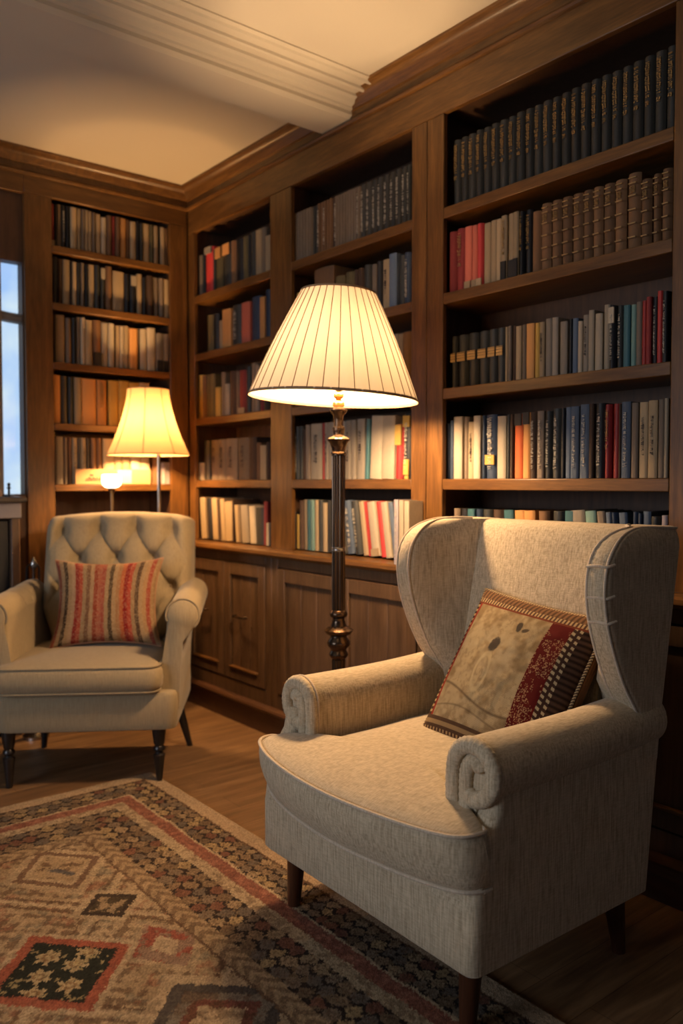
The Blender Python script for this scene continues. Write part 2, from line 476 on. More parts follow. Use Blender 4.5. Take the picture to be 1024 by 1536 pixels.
fpp('grate', [(.40 + i * .1, .42 + i * .1, 3.985, 4.009, .02, .30) for i in range(8)] + [(.36, 1.16, 3.985, 4.009, .30, .32)], metal_dark)
bm = bmesh.new(); lathe(bm, [(0, .022), (.008, .022), (.012, .006), (.035, .005), (.042, .010), (.048, .005), (.06, .008), (.066, .004)], 16)
o = tag(build('finial_ornament', bm, black_lacquer), 'tiny dark ornament standing on the mantel in front of the bright window', 'ornament'); o.location = (1.235, 4.04, 1.130)
bm = bmesh.new(); lathe(bm, [(0, .07), (.012, .075), (.03, .07), (.05, .03), (.052, .001)], 20)
o = tag(build('mantel_dish', bm, plain('pale_dish', (.55, .42, .33), .5)), 'pale dish upturned on the mantel at the left edge', 'dish'); o.location = (1.13, 4.05, 1.130)
ft = empty('fire_tool_stand', (1.300, 3.90, 0), 0, 'steel and black fire tool stand beside the left pilaster', 'fire tools')
bm = bmesh.new(); lathe(bm, [(0, .06), (.012, .06), (.02, .02), (.03, .008), (.79, .007), (.80, .014), (.82, .016), (.835, .010), (.85, .002)], 20); build('stand', bm, metal_steel, ft)
for dx, dy in ((.022, -.01), (-.03, .008)):
    bm = bmesh.new(); tube(bm, [(dx, dy, .06), (dx, dy, .80), (dx * .6, dy, .815), (0, dy, .80)], .006, 8); build('poker', bm, black_lacquer, ft)
bm = bmesh.new(); tube(bm, [(-.035, 0, .74), (0, 0, .745), (.03, -.005, .74)], .005, 8); build('hook', bm, metal_steel, ft)

# ------------------------------------------------------------------ books
BOOKS = [
 ('near', 0, 2.215, [
  (2.1408, 0.0344, 0.242, 'K', 'g', 0), (2.1049, 0.0348, 0.242, 'K', 'g', 0), (2.0684, 0.0356, 0.241, 'K', 'g', 0), (2.0324, 0.0337, 0.243, 'K', 'g', 0),
  (1.997, 0.0345, 0.241, 'K', 'g', 0), (1.9601, 0.0367, 0.242, 'K', 'g', 0), (1.9224, 0.0362, 0.242, 'K', 'g', 0), (1.8852, 0.0356, 0.241, 'K', 'g', 0),
  (1.8483, 0.0356, 0.243, 'K', 'g', 0), (1.8115, 0.0353, 0.242, 'K', 'g', 0), (1.7747, 0.0357, 0.241, 'K', 'g', 0), (1.7376, 0.036, 0.242, 'K', 'g', 0),
  (1.701, 0.0346, 0.241, 'K', 'g', 0), (1.6643, 0.0363, 0.242, 'K', 'g', 0), (1.6269, 0.0359, 0.243, 'K', 'g', 0), (1.5897, 0.0358, 0.243, 'K', 'g', 0),
  (1.5531, 0.0349, 0.243, 'K', 'g', 0), (1.5168, 0.035, 0.243, 'K', 'g', 0), (1.4798, 0.0363, 0.241, 'K', 'g', 0), (1.4433, 0.0341, 0.241, 'K', 'g', 0),
  (1.4066, 0.0366, 0.242, 'K', 'g', 0), (1.3693, 0.0356, 0.242, 'K', 'g', 0), (1.3326, 0.0352, 0.242, 'K', 'g', 0), (1.2963, 0.0348, 0.242, 'K', 'g', 0),
 ]),
 ('near', 1, 1.9, [
  (2.1598, 0.0382, 0.227, 'm', '', 0), (2.1208, 0.0398, 0.23, 'm', 'g', 0), (2.0843, 0.0333, 0.23, 'p', 'b', 0), (2.0552, 0.0249, 0.228, 'p', 'b', 0),
  (2.0288, 0.0279, 0.228, 'R', 'b', 0), (1.9973, 0.0307, 0.222, 'c', '', 0), (1.9658, 0.0281, 0.224, 'c', '', 0), (1.94, 0.0234, 0.222, 'c', '', 0),
  (1.9136, 0.0252, 0.226, 'c', 'g B', 0), (1.887, 0.0238, 0.228, 'c', 'B', 0), (1.8618, 0.0225, 0.226, 'c', 'B', 0), (1.8385, 0.0202, 0.222, 'k', 'G', 0),
  (1.8125, 0.0278, 0.222, 'k', 'G', 0), (1.7775, 0.038, 0.207, 'n', '', 0), (1.7366, 0.04, 0.222, 'n', 'l', 0), (1.6956, 0.0382, 0.222, 'n', 'l', 0),
  (1.6555, 0.0382, 0.222, 'n', 'l', 0), (1.6151, 0.0391, 0.222, 'n', 'l', 0), (1.5763, 0.0348, 0.222, 'n', 'l', 0), (1.5394, 0.0357, 0.222, 'n', 'l', 0),
  (1.5007, 0.0382, 0.222, 'n', 'l', 0), (1.4601, 0.0398, 0.222, 'n', 'l', 0), (1.4149, 0.0442, 0.23, 'n', 'l', 0), (1.3735, 0.0354, 0.2, 'n', 'l', 0),
  (1.3396, 0.0249, 0.206, 'n', 'l', 0), (1.3076, 0.0332, 0.212, 'n', 'l', 0),
 ]),
 ('near', 2, 1.548, [
  (2.1475, 0.0278, 0.192, 'K', 'L', 0), (2.1069, 0.0487, 0.192, 'K', 'L', 0), (2.0566, 0.0475, 0.192, 'K', 'L', 0), (2.0075, 0.0463, 0.192, 'K', 'L', 0),
  (1.9633, 0.0379, 0.192, 'K', 'L', 0), (1.9252, 0.034, 0.192, 'K', 'L', 0), (1.9016, 0.0112, 0.192, 'c', '', 0), (1.8884, 0.0131, 0.194, 'g', '', 0),
  (1.8698, 0.022, 0.192, 'd', '', 0), (1.8459, 0.0237, 0.186, 'c', '', 0), (1.8243, 0.0176, 0.188, 'u', '', 0), (1.7972, 0.0327, 0.188, 'o', '', 0),
  (1.7699, 0.018, 0.186, 'y', '', 0), (1.7497, 0.0206, 0.186, 'c', 't', 0), (1.7246, 0.0259, 0.194, 'G', '', 0), (1.6989, 0.0237, 0.194, 'G', '', 0),
  (1.6606, 0.0276, 0.174, 'G', '', 0), (1.6393, 0.0114, 0.18, 'k', '', 0), (1.6222, 0.0209, 0.18, 'B', '', 0), (1.601, 0.0164, 0.167, 'C', '', 0),
  (1.5804, 0.0213, 0.184, 'G', 't', 0), (1.5564, 0.0201, 0.194, 'C', '', 0), (1.5314, 0.0265, 0.18, 'C', '', 0), (1.5055, 0.0204, 0.204, 'C', '', 0),
  (1.4825, 0.0225, 0.197, 'k', 'w t', 0), (1.4582, 0.0229, 0.194, 'K', 't', 0), (1.4339, 0.0226, 0.19, 't', '', 0), (1.4125, 0.0169, 0.189, 'T', '', 0),
  (1.3931, 0.019, 0.194, 'g', '', 0), (1.3749, 0.0143, 0.194, 'r', '', 0), (1.3585, 0.0156, 0.202, 'm', '', 0), (1.3418, 0.0147, 0.2, 'k', 't', 0),
  (1.3242, 0.016, 0.214, 'R', '', 0), (1.3065, 0.0166, 0.21, 'k', 's', 0),
 ]),
 ('near', 3, 1.211, [
  (2.1824, 0.0236, 0.208, 'b', '', 0), (2.1607, 0.0175, 0.218, 'b', '', 0), (2.1283, 0.0426, 0.23, 'C', '', 0), (2.0945, 0.0226, 0.228, 'u', '', 0),
  (2.067, 0.0301, 0.208, 'c', 't', 0), (2.0339, 0.0318, 0.228, 'C', '', 0), (2.0061, 0.0195, 0.228, 'b', '', 0), (1.9693, 0.0498, 0.228, 'b', 'w2 t', 0),
  (1.9216, 0.0393, 0.22, 'C', '', 0), (1.8902, 0.0193, 0.224, 'K', '', 0), (1.8735, 0.0121, 0.223, 'd', '', 0), (1.8486, 0.0338, 0.223, 'O', 'T', 0),
  (1.8151, 0.0312, 0.226, 'o', 'T', 0), (1.7822, 0.0307, 0.226, 'd', 's', 0), (1.7503, 0.0273, 0.226, 'g', 's', 0), (1.7209, 0.0278, 0.224, 'K', 's', 0),
  (1.687, 0.0345, 0.23, 'K', 's', 0), (1.6626, 0.0125, 0.23, 'k', '', 0), (1.6434, 0.0222, 0.232, 'B', '', 0), (1.6153, 0.0305, 0.232, 'B', 's', 0),
  (1.5791, 0.0333, 0.236, 'B', 's', 0), (1.5523, 0.0168, 0.236, 'd', '', 0), (1.5245, 0.0339, 0.236, 'k', 's', 0), (1.4937, 0.0227, 0.23, 'r', 'g', 0),
  (1.4675, 0.0264, 0.23, 'r', '', 0), (1.4496, 0.0079, 0.228, 'd', '', 0), (1.4292, 0.0312, 0.233, 'B', 's', 0), (1.4002, 0.0222, 0.228, 'g', '', 0),
  (1.3736, 0.0279, 0.228, 'c', 't', 0), (1.343, 0.0303, 0.231, 'c', 't', 0), (1.3165, 0.0196, 0.232, 'g', '', 0), (1.2991, 0.0122, 0.234, 'C', '', 0),
 ]),
 ('near', 4, 0.885, [
  (2.1335, 0.0289, 0.215, 'u', '', 0), (2.0997, 0.0364, 0.215, 'k', '', 0), (2.0625, 0.0335, 0.215, 't', '', 0), (2.0293, 0.0285, 0.215, 'b', '', 0),
  (1.9903, 0.0451, 0.215, 'K', '', 0), (1.9394, 0.0481, 0.215, 'd', '', 0), (1.8857, 0.0427, 0.215, 't', '', 2), (1.8316, 0.0454, 0.215, 'o', '', 3),
  (1.7839, 0.0462, 0.215, 'o', '', 3), (1.7355, 0.0468, 0.215, 'n', '', 2), (1.681, 0.0472, 0.217, 'K', '', 0), (1.6362, 0.0389, 0.219, 't', 'w3', 0),
  (1.5883, 0.0534, 0.221, 'G', '', 5), (1.5377, 0.0393, 0.221, 'T', '', 5), (1.5, 0.0294, 0.221, 'g', '', 5), (1.4725, 0.0193, 0.219, 'B', '', 5),
  (1.4509, 0.0206, 0.219, 'b', '', 5), (1.4242, 0.0297, 0.219, 'B', '', 5), (1.3971, 0.0215, 0.223, 'b', '', 0), (1.3795, 0.0106, 0.219, 'b', '', 0),
  (1.3599, 0.0255, 0.225, 'B', '', 0), (1.3299, 0.0316, 0.211, 'K', '', 0), (1.301, 0.0188, 0.215, 'l', '', 0),
 ]),
 ('mid', 0, 2.215, [
  (3.1793, 0.0224, 0.228, 'u', 's', 0), (3.1561, 0.0221, 0.228, 'u', 's', 0), (3.133, 0.0219, 0.228, 'u', 's', 0), (3.1102, 0.0217, 0.228, 'u', 's', 0),
  (3.0876, 0.0215, 0.228, 'u', 's', 0), (3.0651, 0.0213, 0.228, 'u', 's', 0), (3.0439, 0.0192, 0.228, 'u', 's', 0), (3.0233, 0.02, 0.228, 'K', '', 0),
  (3.0015, 0.0217, 0.228, 'K', '', 0), (2.977, 0.0215, 0.228, 'n', 's', 0), (2.9551, 0.0204, 0.228, 'n', 's', 0), (2.9339, 0.0202, 0.228, 'n', 's', 0),
  (2.9133, 0.0191, 0.228, 'n', 's', 0), (2.8938, 0.0181, 0.228, 'n', 's', 0), (2.8753, 0.0152, 0.228, 'd', '', 0), (2.857, 0.0196, 0.228, 'u', 's', 0),
  (2.8371, 0.0185, 0.228, 'u', 's', 0), (2.8178, 0.0184, 0.228, 'u', 's', 0), (2.7986, 0.0182, 0.228, 'u', 's', 0), (2.7796, 0.0181, 0.228, 'u', 's', 0),
  (2.7608, 0.0179, 0.228, 'u', 's', 0), (2.7425, 0.0169, 0.228, 'u', 's', 0), (2.7243, 0.0176, 0.228, 'u', 's', 0), (2.7051, 0.0192, 0.228, 'u', 's', 0),
  (2.6758, 0.0329, 0.228, 'K', 's', 0), (2.6399, 0.034, 0.228, 'K', 's', 0), (2.6038, 0.0334, 0.228, 'K', 's', 0), (2.5682, 0.0329, 0.228, 'K', 's', 0),
  (2.5321, 0.0347, 0.228, 'K', 's', 0), (2.495, 0.0333, 0.228, 'K', 's', 0), (2.4586, 0.0335, 0.228, 'K', 's', 0), (2.4239, 0.03, 0.228, 'K', 's', 0),
  (2.3965, 0.0203, 0.228, 'K', 's', 0),
 ]),
 ('mid', 1, 1.9, [
  (3.1692, 0.0304, 0.17, 'd', '', 0), (3.1289, 0.0399, 0.175, 'y', '', 0), (3.0699, 0.0682, 0.19, 'K', '', 0), (2.9557, 0.1469, 0.255, 'n', '', 0),
  (2.8356, 0.0663, 0.195, 'v', '', 0), (2.7715, 0.0585, 0.2, 'v', '', 0), (2.7237, 0.0303, 0.2, 'd', '', 0), (2.6911, 0.0315, 0.2, 'd', 'g', 0),
  (2.6501, 0.044, 0.205, 'K', 's', 0), (2.6088, 0.0288, 0.2, 'g', '', 0), (2.5751, 0.0323, 0.205, 'k', '', 0), (2.5365, 0.0403, 0.205, 'c', 't', 0),
  (2.4898, 0.0455, 0.218, 'B', '', 0), (2.4432, 0.0371, 0.202, 'K', '', 0), (2.4047, 0.0371, 0.204, 'b', 's', 0),
 ]),
 ('mid', 2, 1.548, [
  (3.168, 0.0458, 0.24, 'd', '', 0), (3.1152, 0.0498, 0.24, 'n', '', 0), (3.0586, 0.0535, 0.21, 'c', '', 0), (3.0008, 0.0523, 0.23, 'K', '', 0),
  (2.9399, 0.0602, 0.24, 'u', '', 0), (2.8759, 0.0586, 0.22, 'r', '', 0), (2.8135, 0.0571, 0.24, 'd', '', 0), (2.7528, 0.0556, 0.24, 'K', '', 0),
  (2.6978, 0.0459, 0.22, 'G', '', 0), (2.6402, 0.0611, 0.24, 'b', '', 0), (2.5799, 0.0515, 0.24, 'n', '', 0), (2.5328, 0.0349, 0.24, 'k', '', 0),
  (2.4989, 0.0252, 0.24, 'd', '', 0), (2.4742, 0.0211, 0.248, 'G', '', 0), (2.4494, 0.0254, 0.245, 'g', '', 0), (2.4104, 0.0498, 0.245, 'n', '', 0),
 ]),
 ('mid', 3, 1.211, [
  (3.1885, 0.033, 0.215, 'c', '', 0), (3.1532, 0.0335, 0.247, 'K', 't', 0), (3.1204, 0.0261, 0.247, 'K', '', 0), (3.0934, 0.0238, 0.23, 'd', '', 0),
  (3.0639, 0.0313, 0.25, 'g', '', 0), (3.0037, 0.0831, 0.252, 'C', 't', 0), (2.9491, 0.0224, 0.252, 'm', '', 0), (2.9231, 0.0259, 0.252, 'G', 't', 0),
  (2.8901, 0.0365, 0.252, 'G', '', 0), (2.8318, 0.0729, 0.252, 'G', 't', 0), (2.7736, 0.0381, 0.254, 'G', 't', 0), (2.7375, 0.0307, 0.254, 'G', '', 0),
  (2.6944, 0.0502, 0.256, 'G', 't', 0), (2.6537, 0.0214, 0.252, 't', '', -3), (2.6035, 0.0724, 0.262, 'C', '', -3), (2.5261, 0.0761, 0.258, 'C', '', -2),
  (2.4586, 0.0406, 0.22, 'r', 'y', -2), (2.4081, 0.0456, 0.258, 'k', 'Y', -2),
 ]),
 ('mid', 4, 0.885, [
  (3.1811, 0.0266, 0.172, 'k', '', 0), (3.1508, 0.0263, 0.162, 'y', '', 0), (3.1181, 0.0315, 0.227, 'd', '', 0), (3.085, 0.0275, 0.232, 'c', '', 1),
  (3.0558, 0.0235, 0.232, 't', '', 1), (3.028, 0.025, 0.232, 'T', '', 1), (3.0004, 0.023, 0.232, 'c', '', 1), (2.9697, 0.0314, 0.232, 'K', '', 1),
  (2.9367, 0.0275, 0.22, 'c', '', 1), (2.9085, 0.0221, 0.232, 'k', '', 0), (2.7931, 0.0259, 0.232, 'K', '', 9), (2.7499, 0.0477, 0.232, 'B', 's', 9),
  (2.7003, 0.042, 0.232, 'K', 's', 9), (2.6587, 0.0321, 0.232, 'c', '', 9), (2.6305, 0.0181, 0.232, 'r', '', 9), (2.5933, 0.0504, 0.23, 'C', 'b', 9),
  (2.5455, 0.0363, 0.232, 'R', '', 9), (2.506, 0.0371, 0.232, 'C', '', 9), (2.4727, 0.0239, 0.232, 'B', '', 9), (2.4469, 0.0222, 0.232, 'm', '', 9),
  (2.4214, 0.0233, 0.232, 'b', 's', 0),
 ]),
 ('narrow', 0, 2.215, [
  (4.0552, 0.038, 0.225, 'u', '', 0), (4.02, 0.0282, 0.225, 'k', '', 0), (3.9603, 0.0829, 0.25, 'R', 'w4', 0), (3.9053, 0.0211, 0.225, 'K', '', 0),
  (3.8602, 0.0652, 0.23, 'v', 'O', 0), (3.7866, 0.0761, 0.235, 'K', 'O', 0), (3.7204, 0.0489, 0.23, 'n', '', 0), (3.6605, 0.0672, 0.225, 'k', '', 0),
  (3.6008, 0.0468, 0.225, 'v', '', 0), (3.5627, 0.024, 0.225, 'k', '', 0), (3.5275, 0.0412, 0.23, 'K', '', 0), (3.4768, 0.0533, 0.23, 'c', '', 0),
  (3.4307, 0.0338, 0.23, 'u', '', 0), (3.388, 0.0465, 0.18, 'c', '', 0),
 ]),
 ('narrow', 1, 1.9, [
  (3.9542, 0.0635, 0.2, 'v', '', 0), (3.8914, 0.0541, 0.197, 'k', '', 0), (3.8436, 0.0335, 0.155, 'c', '', 0), (3.7792, 0.0895, 0.203, 'o', '', 0),
  (3.6896, 0.0839, 0.21, 'K', 't', 0), (3.5961, 0.0793, 0.209, 'p2', '', 0), (3.5093, 0.0872, 0.223, 'b', '', 0), (3.4406, 0.0434, 0.209, 'o', '', 0),
  (3.3909, 0.0492, 0.235, 'b', '', 0),
 ]),
 ('narrow', 2, 1.548, [
  (4.0804, 0.0491, 0.24, 'y', '', 0), (4.0317, 0.0443, 0.235, 'n', '', 0), (3.9794, 0.0544, 0.234, 'v', '', 0), (3.9293, 0.0398, 0.234, 'v', '', 0),
  (3.8707, 0.0504, 0.157, 'y', '', 0), (3.8249, 0.0356, 0.232, 'u', '', 0), (3.7808, 0.047, 0.167, 'G', '', 0), (3.7265, 0.0561, 0.228, 'd', '', 0),
  (3.6807, 0.0302, 0.222, 'u', '', 0), (3.6284, 0.0689, 0.222, 'm', 'b', 0), (3.573, 0.0351, 0.234, 'K', '', 0), (3.5281, 0.0479, 0.247, 'u', '', 0),
  (3.4872, 0.029, 0.232, 'g', '', 0), (3.4534, 0.0335, 0.212, 'm', '', 0), (3.4129, 0.0427, 0.222, 'd', '', 0),
 ]),
 ('narrow', 3, 1.211, [
  (4.0657, 0.0715, 0.095, 'C', '', 0), (3.999, 0.0539, 0.215, 'K', '', 0), (3.9263, 0.0837, 0.215, 'u', 't', 0), (3.8419, 0.0813, 0.215, 'u', 't', 0),
  (3.7451, 0.1086, 0.215, 'u', 't', 0), (3.6359, 0.1062, 0.215, 'u', 't', 0), (3.5454, 0.0679, 0.215, 'd', '', 0), (3.4915, 0.0333, 0.185, 'n', '', 0),
  (3.4438, 0.0556, 0.17, 'c', '', 0), (3.3975, 0.0305, 0.185, 'd', '', 0),
 ]),
 ('narrow', 4, 0.885, [
  (4.0429, 0.0575, 0.226, 'c', '', 5), (3.9844, 0.0501, 0.226, 'k', '', 5), (3.9256, 0.0582, 0.226, 'c', '', 5), (3.8776, 0.0286, 0.222, 'd', '', 5),
  (3.8394, 0.0416, 0.222, 'c', '', 5), (3.7742, 0.077, 0.208, 'c', '', 5), (3.7257, 0.0114, 0.222, 'd', '', 0), (3.7001, 0.034, 0.194, 'c', '', 5),
  (3.6677, 0.0252, 0.196, 'u', '', 5), (3.6166, 0.0686, 0.194, 'G', '', 5), (3.5501, 0.0563, 0.19, 'C', '', 5), (3.4789, 0.0757, 0.184, 'K', '', 0),
  (3.4238, 0.0243, 0.217, 'm', '', 0), (3.3958, 0.0265, 0.112, 'C', '', 0),
 ]),
 ('far', 0, 2.378, [
  (1.502, 0.0204, 0.209, 'm', 'b', 0), (1.5193, 0.0116, 0.209, 'k', '', 0), (1.536, 0.0168, 0.214, 'u', '', 0), (1.5574, 0.0234, 0.214, 'K', 't', 0),
  (1.5815, 0.0222, 0.214, 'k', '', 0), (1.6098, 0.0303, 0.214, 'c', '', 0), (1.6386, 0.0246, 0.214, 'c', '', 0), (1.6603, 0.0161, 0.214, 'u', '', 0),
  (1.6777, 0.0162, 0.214, 'c', '', 0), (1.6953, 0.0162, 0.211, 'c', '', 0), (1.7156, 0.0218, 0.209, 'u', '', 0), (1.7409, 0.026, 0.206, 'c', '', 0),
  (1.7712, 0.0263, 0.196, 'C', '', 0), (1.8011, 0.0279, 0.21, 'n', '', 0), (1.8248, 0.0169, 0.212, 'm', '', 0), (1.8481, 0.0269, 0.212, 'n', '', 0),
  (1.8779, 0.0299, 0.212, 'o', '', 0), (1.9055, 0.0208, 0.21, 'n', '', 0), (1.9347, 0.0319, 0.206, 'c', '', 0), (1.9612, 0.0168, 0.214, 'k', '', 0),
  (1.9806, 0.0191, 0.206, 'K', '', 0), (2.0101, 0.034, 0.208, 'c', '', 0), (2.0402, 0.0216, 0.208, 'v', '', 0), (2.0645, 0.024, 0.206, 'c', '', 0),
  (2.0837, 0.0113, 0.206, 'k', '', 0), (2.1046, 0.0258, 0.206, 'c', '', 0), (2.1328, 0.0276, 0.206, 'n', '', 0),
 ]),
 ('far', 1, 2.095, [
  (1.5128, 0.0334, 0.232, 'k', '', 0), (1.5401, 0.0175, 0.227, 'd', '', 0), (1.5691, 0.0353, 0.227, 'c', '', 0), (1.594, 0.0092, 0.224, 'k', '', 0),
  (1.6125, 0.0238, 0.224, 'c', '', 0), (1.6337, 0.0146, 0.222, 'K', '', 0), (1.6551, 0.0241, 0.226, 'u', '', 0), (1.6766, 0.0135, 0.222, 'k', '', 0),
  (1.7013, 0.0319, 0.224, 'c', '', 0), (1.7344, 0.0302, 0.227, 'K', '', 0), (1.764, 0.0249, 0.222, 'K', 'w', 0), (1.7971, 0.0356, 0.23, 'n', '', 0),
  (1.8489, 0.0624, 0.212, 'c2', '', 0), (1.8973, 0.0287, 0.207, 'k', '', 0), (1.9316, 0.0356, 0.207, 'k', 'w', 0), (1.9662, 0.0278, 0.216, 'c', '', 0),
  (1.9945, 0.0229, 0.202, 'k', '', 0), (2.0294, 0.0425, 0.217, 'd', '', 0), (2.0676, 0.0279, 0.214, 'u', '', 0), (2.0975, 0.0289, 0.214, 'u', '', 0),
  (2.1273, 0.0276, 0.212, 'c', '', 0),
 ]),
 ('far', 2, 1.8, [
  (1.5333, 0.0479, 0.24, 'c', '', 0), (1.577, 0.0315, 0.23, 'u', '', 0), (1.6069, 0.0245, 0.235, 'k', '', 0), (1.6295, 0.0167, 0.241, 'u', '', 0),
  (1.6516, 0.0235, 0.241, 'C', '', 0), (1.6826, 0.0359, 0.233, 'c', '', 0), (1.727, 0.0487, 0.237, 'n', 'B', 0), (1.7704, 0.034, 0.23, 'C', '', 0),
  (1.8049, 0.0309, 0.23, 'C', '', 0), (1.842, 0.0206, 0.223, 'c', '', 0), (1.864, 0.0207, 0.223, 'C', '', 0), (1.8891, 0.0266, 0.227, 'c', '', 0),
  (1.9274, 0.0472, 0.217, 'o', '', 0), (1.9886, 0.0369, 0.223, 'C', '', 0), (2.034, 0.0479, 0.233, 'C', '', 0), (2.0821, 0.0394, 0.21, 'G', 'B', 0),
  (2.1229, 0.0376, 0.21, 'G', 'B', 0),
 ]),
 ('far', 3, 1.495, [
  (1.5129, 0.0336, 0.242, 'o', '', 0), (1.5508, 0.0372, 0.24, 'K', '', 0), (1.5869, 0.0297, 0.238, 'K', '', 0), (1.6227, 0.0367, 0.238, 'c', '', 0),
  (1.6814, 0.0753, 0.236, 'o', '', 0), (1.7487, 0.0512, 0.236, 'o', 'g', 0), (1.8147, 0.0557, 0.238, 'y', '', 0), (1.872, 0.0559, 0.24, 'y', '', 0),
  (1.9319, 0.0568, 0.235, 'y', '', 0), (1.9907, 0.0578, 0.238, 'c', '', 0), (2.0757, 0.0341, 0.22, 'n', '', 0), (2.1158, 0.0414, 0.21, 'd', '', 0),
 ]),
 ('far', 4, 1.188, [
  (1.524, 0.0376, 0.24, 'G', '', 0), (1.5566, 0.0223, 0.238, 'u', '', 0), (1.5789, 0.0185, 0.238, 'n', '', 0), (1.6028, 0.0253, 0.238, 'c', 't', 0),
  (1.6251, 0.0154, 0.236, 'K', '', 0), (1.6472, 0.0249, 0.238, 'c', 't', 0), (1.6736, 0.0237, 0.236, 'K', '', 0), (1.7026, 0.0287, 0.238, 'n', '', 0),
  (1.7342, 0.0318, 0.238, 'n', '', 0), (1.7837, 0.0616, 0.238, 'c', '', 0), (1.8372, 0.0398, 0.208, 'c', '', 0), (1.8816, 0.0447, 0.208, 'c', '', 0),
  (1.935, 0.0549, 0.193, 'C', '', 0), (1.9921, 0.055, 0.193, 'C', '', 0), (2.0634, 0.0455, 0.188, 'n', '', 0), (2.103, 0.0245, 0.118, 'l', '', 0),
  (2.1295, 0.0239, 0.118, 'l', '', 0),
 ]),
]

PAL = {'k': (.010, .010, .012), 'K': (.030, .031, .028), 'b': (.020, .036, .070), 'B': (.085, .12, .18), 't': (.035, .11, .13), 'T': (.16, .28, .25),
       'c': (.42, .31, .18), 'C': (.46, .385, .28), 'g': (.24, .19, .145), 'G': (.31, .265, .21), 'd': (.055, .030, .018), 'n': (.20, .105, .048),
       'o': (.56, .27, .085), 'O': (.62, .13, .035), 'y': (.56, .35, .08), 'r': (.30, .022, .020), 'R': (.52, .045, .04), 'm': (.22, .030, .028),
       'p': (.62, .16, .10), 'v': (.13, .105, .045), 'l': (.36, .32, .35), 'u': (.22, .165, .115)}
CN = {'k': 'black', 'K': 'charcoal', 'b': 'navy', 'B': 'slate blue', 't': 'teal', 'T': 'pale green', 'c': 'cream', 'C': 'ivory', 'g': 'taupe', 'G': 'pale grey',
      'd': 'dark brown', 'n': 'brown', 'o': 'tan', 'O': 'orange', 'y': 'ochre', 'r': 'dark red', 'R': 'bright red', 'm': 'maroon', 'p': 'coral red',
      'v': 'olive', 'l': 'lilac grey', 'u': 'mottled brown'}
def book_mat(code):
    c = PAL[code]; t = NT('cover_' + CN[code].replace(' ', '_'))
    oi = t.n('ShaderNodeObjectInfo')
    n = t.noise(t.coord('Object', (18, 18, 6)), 2.2, 5, .65)
    w = 1.0 if code in 'uvgG' else (.85 if code in 'nCc' else .45)
    col = t.mix(t.math('MULTIPLY', n, w), c, tuple(q * .42 for q in c))
    br = t.math('ADD', t.math('MULTIPLY', oi.outputs['Random'], .5), .72)
    cc = t.n('ShaderNodeCombineColor')
    for i in range(3): t.l(br, cc.inputs[i])
    col = t.mix(1.0, col, cc.outputs[0], 'MULTIPLY')
    t.bump(n, .2, .002)
    return t.set(Base_Color=col, Roughness=.5 if code in 'kKbrRt' else .75, Specular_IOR_Level=.35)
BM = {c: book_mat(c) for c in PAL}
pages_mat = plain('page_edges', (.55, .45, .31), .9, vary=.3, nscale=200)

# unit books: depth along +x from the spine (x 0..1), thickness y -.5...5, height z 0..1
def unit_book(kind):
    bm = bmesh.new()
    nn = 7
    def sp(y, z):
        bulge = {'flat': .012, 'round': .055, 'band': .055}[kind]
        x = .06 - bulge * math.cos(y * 2 * PI / 2 * .98) - (.06 - bulge)
        x = bulge * (1 - math.cos(y * PI))
        if kind == 'band':
            for zb in (.16, .34, .52, .70, .86):
                if abs(z - zb) < .011: x -= .022 * math.cos(y * PI) + .004
        return x
    zs = [0]
    if kind == 'band':
        for zb in (.16, .34, .52, .70, .86): zs += [zb - .012, zb - .009, zb + .009, zb + .012]
    zs += [1]
    rings = []
    bt = .09
    for z in zs:
        out = [(1, -.5, z)] + [(.5, -.5, z)] + [(sp(-.5 + k / nn, z) + (.02 if k in (0, nn) else 0), -.5 + k / nn, z) for k in range(nn + 1)] + [(.5, .5, z), (1, .5, z)]
        inn = [(1, .5 - bt, z), (.12, .5 - bt, z), (.12, -.5 + bt, z), (1, -.5 + bt, z)]
        rings.append(out + inn)
    loft(bm, rings)
    bmesh.ops.recalc_face_normals(bm, faces=bm.faces)
    me = bpy.data.meshes.new('book_cover_' + kind); bm.to_mesh(me); bm.free(); smooth_mesh(me, 35)
    me.materials.append(BM['k'])
    return me
UB = {k: unit_book(k) for k in ('flat', 'round', 'band')}
bm = bmesh.new(); box(bm, .10, .975, -.5 + .092, .5 - .092, .015, .985)
UPG = bpy.data.meshes.new('page_block'); bm.to_mesh(UPG); bm.free(); UPG.materials.append(pages_mat)
# spine marks, unit space: small raised slips in front of the spine
def marks(name, rects, mat, xo=-.030, th=.02):
    bm = bmesh.new()
    for y0, y1, z0, z1 in rects: box(bm, xo, xo + th, y0, y1, z0, z1)
    me = bpy.data.meshes.new(name); bm.to_mesh(me); bm.free(); me.materials.append(mat); return me
def letters(seed, z0, z1, size, wy=.22, gap=.35, words=True):
    R = random.Random(seed); L = []; z = z1
    while z > z0:
        w = size * R.uniform(.5, 1.0)
        y0 = -wy * R.uniform(.7, 1); y1 = wy * R.uniform(.5, 1)
        k = R.random()
        if k < .35: L += [(y0, y1, z - w * .3, z)]
        elif k < .6: L += [(y0, y1, z - w * .25, z), (y0, y0 + .10, z - w, z - w * .25)]
        elif k < .8: L += [(y0, y0 + .10, z - w, z), (y1 - .10, y1, z - w, z)]
        else: L += [(y0, 0, z - w * .3, z), (.04, y1, z - w, z - w * .5)]
        z -= w * (1 + gap)
        if words and R.random() < .16: z -= size * 1.2
    return L
M_G = [marks('gilt_title', letters(i, .50, .92, .016) + letters(i + 50, .40, .45, .014, .2, .2, False), gold_ink) for i in range(5)]
M_S = [marks('pale_title', letters(i + 9, .14, .86, .02, .17), silver_ink) for i in range(5)]
M_D = [marks('dark_title', letters(i + 19, .30, .80, .018, .15), dark_ink) for i in range(4)]
